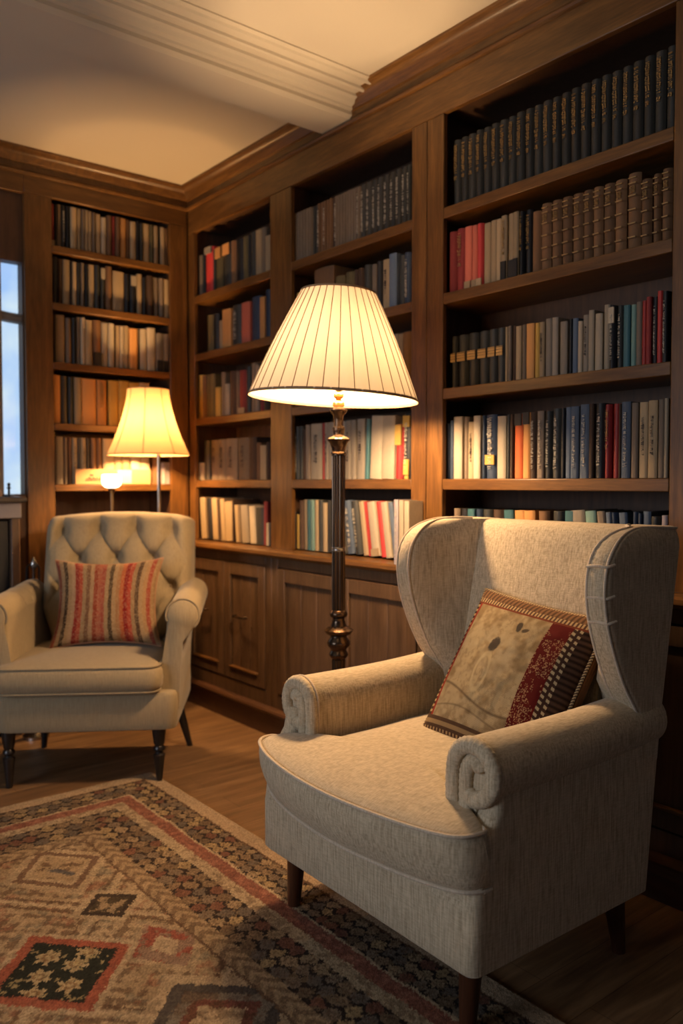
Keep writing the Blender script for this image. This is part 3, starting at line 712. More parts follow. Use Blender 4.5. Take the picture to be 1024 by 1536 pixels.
M_GH = marks('gilt_lettering', [(-.30, .30, z, z + .012) for z in (.93, .86, .70, .52, .34, .16)] + letters(77, .74, .83, .012, .25, .3, False), gold_ink)
M_L = [marks('gilt_label', [(-.42, .42, z, z + .010) for z in (.66, .61, .56, .51, .50)] + [(-.42, .42, .62, .648), (-.42, .42, .568, .60), (-.42, .42, .522, .55)], gold_ink) for _ in range(1)]
def patch(name, z0, z1, mat): return marks(name, [(-.44, .44, z0, z1)], mat, -.018, .03)
M_W = patch('spine_label', .72, .97, BM['C']); M_W2 = marks('spine_label', [(-.42, .42, .22, .37)], BM['y'], -.02, .03)
M_WT = marks('spine_title', letters(5, .45, .95, .03, .25), silver_ink, -.03, .02)
M_TB = patch('spine_top_band', .82, 1.0, BM['k']); M_BB = patch('spine_foot_band', 0.0, .14, BM['c']); M_BK = patch('spine_foot_band', 0.0, .30, BM['k'])
M_O = patch('spine_top_band', .74, .98, BM['o']); M_Y = patch('spine_label', .62, .99, BM['y']); M_W4 = patch('spine_top_band', .86, 1.0, BM['G'])
M_YY = marks('spine_label', [(-.42, .42, .80, .97), (-.42, .2, .06, .30), (-.42, .0, .0, .05)], BM['y'], -.02, .03)
M_W3 = patch('spine_top_band', .90, 1.0, BM['C'])

DB, DF = .205, .200
SHELF = ['top shelf', 'second shelf', 'third shelf', 'fourth shelf', 'lowest shelf']
BAYN = {'near': 'wide right bay', 'mid': 'middle bay', 'narrow': 'corner bay', 'far': 'back-wall bookcase'}
ORD = ['first', 'second', 'third', 'fourth', 'fifth', 'sixth', 'seventh', 'eighth', 'ninth', 'tenth', 'eleventh', 'twelfth', 'thirteenth', 'fourteenth', 'fifteenth',
       'sixteenth', 'seventeenth', 'eighteenth', 'nineteenth', 'twentieth', 'twenty-first', 'twenty-second', 'twenty-third', 'twenty-fourth', 'twenty-fifth']
rnd = random.Random(11)
RANK = []
for bay, k, zt, L in BOOKS:
    for i, (p, w, h, code, fl, e) in enumerate(L):
        d_ = math.hypot(2.27, p) if bay != 'far' else math.hypot(p, 4.16)
        fc = (2.27 if bay != 'far' else 4.16) / d_                      # how squarely the spine faces the camera
        a_ = w * h * fc / d_ ** 2
        if bay == 'mid' and k == 2 and p > 2.50: a_ = 0                  # behind the lamp shade
        if bay == 'mid' and k == 1 and 2.62 < p < 3.0 and code != 'n': a_ *= .15
        if bay == 'near' and k == 4: a_ *= .12                           # only the tops show over the armchair
        RANK.append((a_, bay, k, i))
RANK.sort(reverse=True)
KEEP = set(r[1:] for r in RANK[:297])
REST = []
def put_book(loc, rz, tilt, d, w, h, code, flags, kind, label, group, seen_top):
    o = bpy.data.objects.new('book', UB[kind]); C.objects.link(o)
    o.material_slots[0].link = 'OBJECT'; o.material_slots[0].material = BM[code]
    o.location = loc; o.scale = (d, w, h)
    o.rotation_mode = 'XYZ'; o.rotation_euler = (tilt, 0, rz)
    tag(o, label, 'book', group)
    if seen_top:
        p = bpy.data.objects.new('page_block', UPG); C.objects.link(p); p.parent = o
    def m(me, nm):
        q = bpy.data.objects.new(nm, me); C.objects.link(q); q.parent = o
    for f in flags.split():
        if f == 'g': m(rnd.choice(M_G), 'gilt_title')
        elif f == 's': m(rnd.choice(M_S), 'pale_title')
        elif f == 't': m(rnd.choice(M_D if code in 'cCGgouyn' else M_S), 'spine_title')
        elif f == 'l': m(M_GH, 'gilt_lettering')
        elif f == 'L': m(M_L[0], 'gilt_label')
        elif f == 'w': m(M_W, 'spine_label')
        elif f == 'w2': m(M_W2, 'spine_label'); m(M_WT, 'spine_title')
        elif f == 'w3': m(M_W3, 'spine_band')
        elif f == 'w4': m(M_W4, 'spine_band')
        elif f == 'T': m(M_TB, 'spine_band')
        elif f == 'b': m(M_BB, 'spine_band')
        elif f == 'B': m(M_BK, 'spine_band')
        elif f == 'G': m(M_G[1], 'gilt_title')
        elif f == 'O': m(M_O, 'spine_band')
        elif f == 'y': m(M_Y, 'spine_label')
        elif f == 'Y': m(M_YY, 'spine_label'); m(rnd.choice(M_S), 'spine_title')
    return o
for bay, k, zt, L in BOOKS:
    group = 'books on the %s of the %s' % (SHELF[k], BAYN[bay])
    names = []
    for (p, w, h, code, fl, e) in L:
        nm = CN[code[0]]
        names.append(nm)
    cnt = {}
    for i, (p, w, h, code, fl, e) in enumerate(L):
        nm = names[i]; cnt[nm] = cnt.get(nm, 0) + 1
        size = 'thick' if w > .045 else ('thin' if w < .020 else '')
        if names.count(nm) == 1:
            nb = [names[j] for j in (i - 1, i + 1) if 0 <= j < len(L)]
            lab = ('%s %s book, the only such one, %s, %s' % (size, nm, SHELF[k], BAYN[bay])).strip()
        elif cnt[nm] == names.count(nm):
            lab = ('%s %s book, rightmost %s one, %s, %s' % (size, nm, nm, SHELF[k], BAYN[bay])).strip()
        else:
            lab = ('%s %s book, %s %s one, %s, %s' % (size, nm, ORD[cnt[nm] - 1] if cnt[nm] > 1 else 'leftmost', nm + (' from left' if cnt[nm] > 1 else ''), SHELF[k], BAYN[bay])).strip()
        code = code[0]
        kind = 'band' if 'l' in fl else ('round' if (code in 'kKbrmRnduv' and w > .018) else 'flat')
        d = .15 + .03 * rnd.random() + (.02 if w > .04 else 0)
        back = rnd.uniform(0, .010) if not ('l' in fl or 'L' in fl or fl == 'g' or fl == 's') else rnd.uniform(0, .003)
        wj = w * .97
        tilt = -math.radians(e)
        p0_ = p
        lo_, hi_ = {'near': (1.203, 2.237), 'mid': (2.273, 3.212), 'narrow': (3.248, 4.087), 'far': (1.474, 2.143)}[bay]
        sw = abs(math.sin(tilt)) * h
        p = p if (bay == 'narrow' and k == 4 and e) else min(max(p, lo_ + w / 2 + (sw if tilt > 0 else 0)), hi_ - w / 2 - (sw if tilt < 0 else 0))
        if bay == 'narrow' and k == 4 and e: p -= .016
        dz = .001
        if e: dz = abs(math.sin(tilt)) * wj / 2 + .001
        if (bay, k, i) not in KEEP:
            REST.append((bay, p, zt + dz, back, tilt, d, wj, h, code, kind)); continue
        if bay == 'far':
            o = put_book((p, 4.155 + back, zt + dz), PI / 2, tilt, d, wj, h, code, fl, kind, lab, group, k >= 4)
        else:
            o = put_book((2.268 + back, p, zt + dz), 0, tilt, d, wj, h, code, fl, kind, lab, group, k >= 3)
# the remaining, smallest books together
bm = bmesh.new(); codes = sorted(set(r[8] for r in REST))
for bay, p, z_, back, tilt, d, wj, h, code, kind in REST:
    M = (Matrix.Translation((p, 4.155 + back, z_)) @ Matrix.Rotation(PI / 2, 4, 'Z')) if bay == 'far' else Matrix.Translation((2.268 + back, p, z_))
    M = M @ Matrix.Rotation(tilt, 4, 'X') @ Matrix.Diagonal((d, wj, h, 1))
    for me_, mi in ((UB[kind], codes.index(code)), (UPG, len(codes))):
        n0 = len(bm.verts); f0 = len(bm.faces); bm.from_mesh(me_); bm.verts.ensure_lookup_table(); bm.faces.ensure_lookup_table()
        for v in bm.verts[n0:]: v.co = M @ v.co
        for f in bm.faces[f0:]: f.material_index = mi
me_ = bpy.data.meshes.new('small_books'); bm.to_mesh(me_); bm.free()
for c_ in codes: me_.materials.append(BM[c_])
me_.materials.append(pages_mat)
tag(link('small_books', me_), 'narrow and half hidden books filling the gaps on all the shelves', 'books', None, 'stuff')
# three pale booklets standing on the ledge in front of the pilaster
for i, (y, w, h, c_) in enumerate(((2.345, .022, .250, 'l'), (2.316, .024, .248, 'C'), (2.286, .026, .246, 'C'))):
    put_book((2.160, y, .882), 0, 0, .075, w, h, c_, 't' if i == 0 else '', 'flat', ['lilac grey booklet standing on the ledge in front of the pilaster', 'white booklet in the middle of three on the ledge', 'white booklet closest to the wingback on the ledge'][i], 'pale booklets on the ledge', True)

# long carton with dark lettering on the lowest shelf behind the small lamp
bx = empty('carton', (1.70, 4.137, 1.189), 0, 'long low tan carton with dark script on the shelf behind the small lamp', 'box')
def local_boxes(name, L, mat, parent, bevel=.001): return boxes(name, L, mat, parent, None, bevel)
local_boxes('carton_body', ((-.105, .31, .0, .012, 0, .078), (-.105, .31, .012, .014, 0, .078)), plain('tan_card', (.50, .29, .13), .8), bx)
local_boxes('white_panel', ((.12, .20, -.001, .0, .004, .074),), plain('white_card', (.7, .58, .42), .8), bx, 0)
R = random.Random(4)
L = []
x = -.05
while x < .045:
    w = R.uniform(.003, .008); h = R.uniform(.008, .018); L.append((x, x + w, -.0015, .0, .020 + R.uniform(0, .006), .020 + h)); x += w + .0025
L.append((-.055, .04, -.0015, 0, .017, .0195)); L.append((-.03, -.01, -.0015, 0, .042, .05))
local_boxes('dark_script', L, dark_ink, bx, 0)

# ------------------------------------------------------------------ tall floor lamp
LX_, LY_ = 1.78, 2.222
k_ = 2.845 / 1240.0
def zy(y): return 1.2 - (y - 723) * k_
lamp = empty('floor_lamp', (LX_, LY_, 0), 0, 'tall bronze floor lamp with big pleated cream shade, lit, behind the wingback', 'lamp')
bm = bmesh.new(); lathe(bm, [(0, .14), (.012, .145), (.022, .13), (.034, .09), (.05, .055), (.07, .035), (.09, .022), (.10, .03), (.115, .03), (.125, .020)], 40); build('base', bm, metal_dark, lamp)
prof = [(.124, .020), (zy(1150), .021), (zy(1140), .030), (zy(1125), .032), (zy(1110), .022), (zy(1030), .0235), (zy(1000), .0235), (zy(991), .024)]
bm = bmesh.new(); lathe(bm, prof, 48, flute=16, depth=.10); build('lower_pole', bm, metal_dark, lamp)
P2 = [(990, 24), (986, 33), (983, 36), (980, 33), (977, 28), (974, 30), (970, 40), (966, 42), (962, 40), (958, 32), (955, 30), (952, 44), (949, 50), (946, 54), (943, 44), (940, 30), (936, 26), (932, 24)]
bm = bmesh.new(); lathe(bm, [(zy(a), r * k_ * .415) for a, r in P2], 40); build('turned_vase', bm, metal_dark, lamp)
P3 = [(933, 22), (928, 22), (925, 31), (922, 33), (919, 31), (916, 24)]
bm = bmesh.new(); lathe(bm, [(zy(a), r * k_ * .415) for a, r in P3], 40); build('lower_collar', bm, metal_dark, lamp)
bm = bmesh.new(); lathe(bm, [(zy(917), .0235), (zy(830), .0232), (zy(760), .0222), (zy(700), .0238), (zy(683), .0245)], 96, flute=16, depth=.14); build('pole', bm, metal_dark, lamp)
bm = bmesh.new(); lathe(bm, [(zy(827), .0238), (zy(826), .0252), (zy(824.5), .0238), (zy(823), .0238), (zy(822), .0252), (zy(820.5), .0238)], 40); build('ring', bm, metal_steel, lamp)
P4 = [(684, 25), (683, 29), (680, 29), (678, 25), (672, 27), (664, 34), (661, 42), (659, 43), (657, 38), (654, 22), (652, 20), (648, 22), (644, 24), (641, 23), (640, 18), (632, 17), (624, 19), (620, 28), (617, 33), (615, 33), (614, 20), (611, 18)]
bm = bmesh.new(); lathe(bm, [(zy(a), r * k_ * .40) for a, r in P4], 40); build('candle_cup', bm, metal_dark, lamp)
bm = bmesh.new(); lathe(bm, [(zy(612), .014), (zy(609), .021), (zy(605), .021), (zy(602), .014), (zy(600), .007), (zy(599), .010), (zy(596), .0175), (zy(592), .0175), (zy(589), .010), (zy(586), .012), (zy(560), .012)], 24); build('socket', bm, brass, lamp)
bulb_glass = emit('bulb_glass', (1.0, .72, .38), 12.0)
zb = 1.585
bm = bmesh.new(); bmesh.ops.create_uvsphere(bm, u_segments=20, v_segments=12, radius=.032, matrix=Matrix.Translation((0, 0, zb))); build('bulb', bm, bulb_glass, lamp)
def lamp_light(parent, z, power):
    d = bpy.data.lights.new('lamp_glow', 'POINT'); d.energy = power; d.color = WARM; d.shadow_soft_size = .07
    o = bpy.data.objects.new('lamp_glow', d); C.objects.link(o); o.parent = parent; o.location = (0, 0, z)
lamp_light(lamp, zb, LAMP_W)
# shade, slightly tilted (right rim lower), pleats seen as fine dark seams
sh_m = shade_mat('pleated_shade', (.62, .52, .39), .078)
z0, z1, r0, r1 = 1.487, 1.843, .288, .128
NP = 36
def shade_rings(inset=0.0, n=NP * 6):
    rings = []
    for i in range(15):
        t = i / 14; z = z0 + (z1 - z0) * t; r = r0 + (r1 - r0) * t + .006 * math.sin(PI * t) - inset
        rings.append([((r + .0022 * abs(math.cos(NP * a / 2))) * math.cos(a), (r + .0022 * abs(math.cos(NP * a / 2))) * math.sin(a), z) for a in [2 * PI * k / n for k in range(n)]])
    return rings
bm = bmesh.new(); loft(bm, shade_rings(), cap0=False, cap1=False)
sh = build('lamp_shade', bm, sh_m, lamp)
TILT = Matrix.Translation((0, 0, z1)) @ Matrix.Rotation(math.radians(2.9), 4, Vector((.628, .778, 0))) @ Matrix.Translation((0, 0, -z1))
sh.matrix_local = TILT
seam_m = plain('seam_thread', (.20, .11, .05), .8); trim_m = plain('shade_binding', (.34, .21, .11), .8)
bm = bmesh.new()
for k in range(NP):
    a = 2 * PI * (k + .5) / NP + .04
    a = 2 * PI * (k + .5) / NP
    tube(bm, [((r0 + (r1 - r0) * t + .006 * math.sin(PI * t) + .0012) * math.cos(a), (r0 + (r1 - r0) * t + .006 * math.sin(PI * t) + .0012) * math.sin(a), z0 + (z1 - z0) * t) for t in [i / 10 for i in range(11)]], .0016, 4)
build('pleat_seam', bm, seam_m, sh)
for nm_, r_, z_, h_ in (('lower_binding', r0 + .002, z0, .010), ('upper_binding', r1 + .002, z1, .007)):
    bm = bmesh.new(); n = 96
    ring = lambda r, z: [(r * math.cos(2 * PI * k / n), r * math.sin(2 * PI * k / n), z) for k in range(n)]
    loft(bm, [ring(r_, z_ - h_ / 2), ring(r_ + .0022, z_ - h_ / 2), ring(r_ + .0022 - (.004 if z_ == z0 else .002), z_ + h_ / 2), ring(r_ - .004, z_ + h_ / 2), ring(r_, z_ - h_ / 2)], cap0=False, cap1=False)
    build(nm_, bm, trim_m, sh)
bm = bmesh.new()
for k in range(3):
    a = 2 * PI * k / 3
    tube(bm, [(.0, 0, z1 - .03), (r1 * math.cos(a), r1 * math.sin(a), z1 - .005)], .0025, 6)
tube(bm, [(0, 0, zb + .1 - .16), (.055, 0, zb - .02), (.06, 0, zb + .06), (.03, 0, z1 - .06), (0, 0, z1 - .02)], .0022, 6)
build('harp', bm, brass, sh)

# ------------------------------------------------------------------ unseen globe lamp above the rug, added to brighten the room
gl = empty('added_fill_lamp', (.45, 1.25, 2.40), 0, 'small frosted fill lamp added over the rug, out of view', 'lamp')
bm = bmesh.new(); lathe(bm, [(.398, .05), (.38, .05), (.375, .008), (.14, .008), (.135, .04), (.115, .045), (.11, .02)], 24); build('canopy', bm, brass, gl)
bm = bmesh.new(); bmesh.ops.create_uvsphere(bm, u_segments=24, v_segments=16, radius=.11); build('globe', bm, emit('frosted_glass', (1.0, .70, .42), 2.0), gl)
d = bpy.data.lights.new('lamp_glow', 'POINT'); d.energy = FILL_LAMP_W; d.color = (1.0, .70, .42); d.shadow_soft_size = .13  # warm fill light of the added lamp
o = bpy.data.objects.new('lamp_glow', d); C.objects.link(o); o.parent = gl

# ------------------------------------------------------------------ console table, small lamp and candle lamp behind the tufted chair
ct = empty('console_table', (1.86, 4.0, 0), 0, 'narrow dark console table behind the tufted chair carrying the small lamp', 'table')
local_boxes('table_top', ((-.22, .25, -.095, .095, .66, .68),), leg_wood, ct, .003)
for x in (-.20, .21):
    for y in (-.08, .065): local_boxes('leg', ((x, x + .018, y, y + .018, 0, .66),), leg_wood, ct)
k2 = 4.17 / 1240.0
def zl(y): return 1.2 - (y - 723) * k2
PX, PY = 1.955, 3.930
tl = empty('table_lamp', (PX, PY, .68), 0, 'small lit lamp with bell-shaped amber shade behind the tufted chair', 'lamp')
bm = bmesh.new(); lathe(bm, [(0, .06), (.012, .062), (.02, .045), (.03, .014), (.035, .010)], 28); build('base', bm, metal_steel, tl)
bm = bmesh.new(); lathe(bm, [(.034, .0095), (zl(690) - .68, .0095), (zl(680) - .68, .012), (zl(672) - .68, .012)], 20); build('pole', bm, metal_steel, tl)
SX = -.065; SY = -.02                                    # shade hangs off the pole on a short arm
bm = bmesh.new(); tube(bm, [(0, 0, zl(675) - .68), (SX * .5, SY * .5, zl(670) - .68), (SX, SY, zl(662) - .68)], .006, 8); build('arm', bm, metal_steel, tl)
zb2 = zl(640) - .68
bm = bmesh.new(); bmesh.ops.create_uvsphere(bm, u_segments=16, v_segments=10, radius=.028, matrix=Matrix.Translation((SX, SY, zb2))); build('bulb', bm, bulb_glass, tl)
d = bpy.data.lights.new('lamp_glow', 'POINT'); d.energy = LAMP2_W; d.color = (1.0, .55, .21); d.shadow_soft_size = .04
o = bpy.data.objects.new('lamp_glow', d); C.objects.link(o); o.parent = tl; o.location = (SX, SY, zb2)
sh2_m = shade_mat('amber_shade', (.74, .50, .25), .105)
n = 96
rings = []
za, zc_ = zl(682) - .68, zl(583) - .68
for i in range(17):
    t = i / 16; r = .207 * (1 - t) ** 1.55 + .104 * (1 - (1 - t) ** 1.55) + .0 * t
    rings.append([(SX + r * (1 - .018 * abs(math.sin(4 * a)) ** .5 * 0 + .012 * (abs(math.cos(4 * a)) - 1)) * math.cos(a + .2), SY + r * (1 + .012 * (abs(math.cos(4 * a)) - 1)) * math.sin(a + .2), za + (zc_ - za) * t) for a in [2 * PI * k / n for k in range(n)]])
bm = bmesh.new(); loft(bm, rings, cap0=False, cap1=False); s2 = build('lamp_shade', bm, sh2_m, tl)
bm = bmesh.new()
for q in range(8):
    a = 2 * PI * q / 8 + .2
    idx = int(round((a - .2) / (2 * PI) * n)) % n
    tube(bm, [Vector(rings[i][idx]) * 1.0 for i in range(17)], .0022, 5)
build('seam', bm, trim_m, s2)
bm = bmesh.new(); tube(bm, [rings[0][k] for k in range(n)], .003, 5, True); tube(bm, [rings[-1][k] for k in range(n)], .0025, 5, True); build('binding', bm, trim_m, s2)

cl = empty('candle_lamp', (1.722, 3.985, .68), 0, 'slim candle lamp with small glowing glass bowl in front of the shelf carton', 'candle')
bm = bmesh.new(); lathe(bm, [(0, .045), (.008, .045), (.014, .02), (.02, .010), (.46, .009), (.478, .014), (.489, .022)], 24); build('stand', bm, metal_steel, cl)
bm = bmesh.new(); lathe(bm, [(.490, .020), (.494, .034), (.505, .045), (.520, .049), (.54, .049), (.556, .047), (.559, .040), (.53, .038)], 28); build('glass_bowl', bm, emit('glowing_glass', (1.0, .74, .45), 6.0), cl)

# ------------------------------------------------------------------ wingback armchair (local: x depth from front to back, y width, z up)
def piping(pts, r, name, mat, parent, closed=False):
    bm = bmesh.new(); tube(bm, pts, r, 8, closed); return build(name, bm, mat, parent)
TH = math.radians(1.5)
wb = empty('wingback_armchair', (1.247, 1.119, 0), -TH, 'large beige linen wingback armchair with rolled arms in the right foreground', 'armchair')
def a_rear(z): return .645 + .055 * min(max((z - .17) / .43, 0), 1) + .085 * min(max((z - .60) / .48, 0), 1)
WDT = .83
# seat base: front rail and the two side panels and the back panel, rounded vertical corners
bm = bmesh.new()
def ring_rect(x0, x1, y0, y1, r, z, n=5): return [(p.x, p.y, z) for p in roundpoly([(x0, y0), (x1, y0), (x1, y1), (x0, y1)], r, n)]
loft(bm, [ring_rect(.008 + f_, a_rear(z) - (.012 if z < .175 else 0), .012 if z < .175 else .006, WDT - (.012 if z < .175 else .006), .029, z) for z, f_ in ((.168, .006), (.176, 0), (.25, 0), (.305, .0), (.322, .004), (.332, .014), (.3355, .030))])
for y0, y1 in ((.0055, .066), (WDT - .066, WDT - .0055)):
    loft(bm, [ring_rect(a0, a_rear(z), y0, y1, .028, z) for z, a0 in ((.174, .010), (.31, .010), (.331, .013), (.40, .022), (.45, .040), (.50, .074), (.56, .085))])
loft(bm, [ring_rect(a_rear(z) - .08, a_rear(z) - .001, .01, WDT - .01, .02, z) for z in (.343, .45, .56)])
build('seat_base', bm, linen, wb, smooth=50)

# seat cushion, T shaped, crowned, front bulging
CO = [(.600, .150), (.300, .148), (.070, .150), (.058, .120), (.050, .020), (.020, .006), (-.030, .030), (-.062, .110), (-.085, .230), (-.098, .370), (-.092, .520),
      (-.070, .650), (-.040, .745), (.000, .812), (.050, .812), (.058, .712), (.070, .690), (.300, .690), (.600, .690), (.615, .42)]
CC = Vector((.20, .42))
def cushion_ring(z, s, off=0.0):
    out = []
    for a, b in CO:
        p = Vector((a, b)); d = (p - CC)
        q = CC + d * s + d.normalized() * off
        if a < .3 and s == 1.0: q.x += 0
        out.append((q.x, q.y, z))
    return out
def dense(ring): return [tuple(p) for p in catmull(ring, 4, True)]
bm = bmesh.new()
rr = [(.348, .90, 0), (.350, .97, 0), (.353, 1.0, -.002), (.370, 1.0, .006), (.395, 1.0, .012), (.420, 1.0, .014), (.450, 1.0, .010), (.470, 1.0, .002), (.476, 1.0, -.003), (.484, .96, 0),
      (.492, .90, 0), (.500, .80, 0), (.507, .66, 0), (.511, .5, 0), (.513, .3, 0), (.514, .1, 0)]
RS = []
for z, s, off in rr:
    ring = dense(cushion_ring(z, s, off)); R2 = []
    for x, y, zz in ring:
        if z <= .48:                           # bottom follows a little less bulge at the front
            f = (z - .35) / .13
            if x < .03: x = x + (1 - f) * .030
        R2.append((x, y, zz))
    RS.append(R2)
loft(bm, RS)
cu = build('seat_cushion', bm, linen, wb, smooth=60)
piping([(x, y, .478) for x, y, z in dense(cushion_ring(0, 1.0, .001))], .0048, 'piping', welt, cu, True)
piping([(x + (.030 if x < .03 else 0), y, .353) for x, y, z in dense(cushion_ring(0, 1.0, .001))], .0048, 'piping', welt, cu, True)

# backrest
def a_in(z): return .560 + (.128) * (z - .48) / .60
bm = bmesh.new()
RS = []
for z, dz in ((.44, 0), (.60, 0), (.76, 0), (.92, 0), (1.02, 0), (1.055, .004), (1.072, .012), (1.082, .026), (1.085, .045)):
    y0, y1 = .13, .635
    n = 14; f = []
    ai, ar = a_in(min(z, 1.06)) + dz * .9, a_rear(z) - dz * .5
    for k in range(n + 1):
        t = k / n; f.append((ai - .018 * math.sin(PI * t), y0 + (y1 - y0) * t, z))
    f += [(ar, y1, z), (ar, (y0 + y1) / 2, z), (ar, y0, z)]
    RS.append(f)
loft(bm, RS)
build('backrest', bm, linen, wb, smooth=50)

# wings: horizontal sections lofted upward
WP = [(.50, .600), (.56, .600), (.62, .590), (.66, .560), (.70, .530), (.74, .507), (.78, .487), (.82, .470), (.86, .456), (.90, .447), (.94, .443), (.98, .447), (1.01, .457), (1.035, .474), (1.055, .497), (1.070, .525), (1.080, .560), (1.086, .60)]
def wing(side):
    S = (lambda y: y) if side == 0 else (lambda y: .755 - y)
    bm = bmesh.new(); RS = []; outer = []; inner = []
    for i, (z, af) in enumerate(WP):
        top = max(0, (z - 1.03) / .056); sh_ = .014 * top ** 2
        lo = max(0, 1 - (z - .50) / .16)
        yo = .004 + sh_; yi = .064 - sh_ * .8
        root = .150 - sh_
        ai = a_in(min(z, 1.06)) + .012
        poly = [(af, yo), (af, yi), (max(ai - .07, af + .02), root - .045), (ai + .02, root), (a_rear(z) - sh_, root), (a_rear(z) - sh_, yo)]
        ring = roundpoly(poly, [.022, .022, .05, .01, .012, .03], 5)
        RS.append([(p.x, S(p.y), z) for p in ring])
        outer.append((af + .004, S(yo + .006), z)); inner.append((af + .004, S(yi - .004), z))
    if side: RS = [list(reversed(r)) for r in RS]
    loft(bm, RS)
    w = build('wing', bm, linen, wb, smooth=55)
    # welt running down the front border and over the top
    back = [(a_in(1.06) + .03, S(.125), 1.083)]
    piping(catmull([Vector(p) for p in inner[2:]] + [Vector((.63, S(.075), 1.089)), Vector((.68, S(.10), 1.088))], 3), .0042, 'piping', welt, w)
    piping(catmull([Vector(p) for p in outer[2:]] + [Vector((.66, S(.020), 1.086)), Vector((.76, S(.014), 1.082))], 3), .0036, 'piping', welt, w)
    return w
w0 = wing(0); w1 = wing(1)
# stitched pleats on the border of the near wing
for z in (1.000, .925, .865):
    af = [a for zz, a in WP if abs(zz - z) < .03][0]
    piping(catmull([(af + .028, .0015, z + .004), (af + .004, .008, z), (af - .0015, .030, z + .002), (af + .002, .060, z - .002)], 4), .0040, 'pleat', welt, w0)

# arms
ACY = .068; ACZ = .578; AR = .074
def arm_outline(cy, cz, r, n=22):
    pts = [(cy + r * 1.0, .345), (cy + r * 1.0, cz - .06)]
    for k in range(n + 1):
        a = math.radians(0 + 250 * k / n)
        pts.append((cy + r * math.cos(a), cz + r * math.sin(a)))
    pts += [(cy - r * .10, cz - r * .98), (cy + .0, .345)]
    return pts
def arm(side):
    S = (lambda y: y) if side == 0 else (lambda y: .825 - y)
    x0 = .075 if side == 0 else .095
    bm = bmesh.new(); RS = []
    ctr = Vector((ACY + .01, .55))
    N = 18
    for i in range(N + 1):
        t = i / N; x = x0 + (.70 - x0) * t
        r = AR * (1 - .04 * t); cz = ACZ + .018 * t - (.008 * math.sin(PI * t)); cy = ACY - .006 * t
        if i == 0: sh_ = .90; x += 0
        elif i == 1: sh_ = .975; x = x0 + .005
        elif i == 2: sh_ = 1.0; x = x0 + .014
        elif i == N: sh_ = .94
        else: sh_ = 1.0
        o_ = arm_outline(cy, cz, r)
        RS.append([(x, S(ctr.x + (p[0] - ctr.x) * sh_), ctr.y + (p[1] - ctr.y) * sh_ if p[1] > .45 else p[1]) for p in o_])
    if side: RS = [list(reversed(r)) for r in RS]
    loft(bm, RS)
    a = build('arm', bm, linen, wb, smooth=60)
    # scroll on the front: outer padded band that rolls in, inner band from the stem
    def band(path, r, flat=.85):
        pts = catmull(path, 8); bm = bmesh.new(); n = len(pts); rings = []
        for i, p in enumerate(pts):
            t = (pts[min(i + 1, n - 1)] - pts[max(i - 1, 0)]).normalized()
            u = Vector((0, -t.z, t.y)); R_ = r * (1 if i < n - 6 else 1 - ((i - n + 6) / 6) ** 2 * .7)
            w_ = 1 + .05 * math.sin(i * 2.1)            # gathered folds
            rings.append([p + u * R_ * w_ * math.cos(q) + Vector((-1, 0, 0)) * R_ * flat * w_ * math.sin(q) for q in [2 * PI * k / 12 for k in range(12)]])
        loft(bm, rings); return bm
    cx = x0 - .003; cy, cz, r = ACY, ACZ, AR * .78
    def P(y, z): return (cx, S(y), z)
    path = [P(cy + .060, .455), P(cy + .061, .52), P(cy + .060, .565)] + [P(cy + r * math.cos(a_), cz + r * math.sin(a_)) for a_ in [math.radians(d) for d in (20, 50, 80, 110, 140, 170, 200, 230, 255)]] + [P(cy + .004, cz - .058), P(cy + .016, cz - .040)]
    build('scroll_band', band(path, .0195), linen, a, smooth=60)
    path2 = [P(cy + .022, .455), P(cy + .022, .51), P(cy + .022, .55), P(cy + .018, .580), P(cy + .004, .600), P(cy - .014, .598), P(cy - .022, .582)]
    build('scroll_centre', band(path2, .018, .8), linen, a, smooth=60)
    if side:
        ol = arm_outline(ACY, ACZ, AR * 1.0)
        piping([(x0 + .010, S(p[0]), p[1]) for p in ol[:-1]], .0036, 'piping', welt, a)
    return a
arm(0); arm(1)

def tapered_leg(parent, x, y, z1, r1, r0, dx, dy, mat=leg_wood, name='leg', b0=0.0):
    bm = bmesh.new()
    loft(bm, [ring for ring in [[(x + dx * (1 - t) + (r0 + (r1 - r0) * t) * math.cos(2 * PI * k / 20), y + dy * (1 - t) + (r0 + (r1 - r0) * t) * math.sin(2 * PI * k / 20), z1 * t) for k in range(20)] for t in (b0 / z1, b0 / z1 + .03, .5, .97, 1)]])
    o = build(name, bm, mat, parent)
    return o
for x, y, dx, dy in ((.075, .075, -.012, .0), (.075, .745, -.012, .0), (.585, .070, .020, -.004), (.585, .745, .020, .004)):
    tapered_leg(wb, x, y, .170, .028, .017, dx, dy, b0=.0125 if x < .2 else 0)

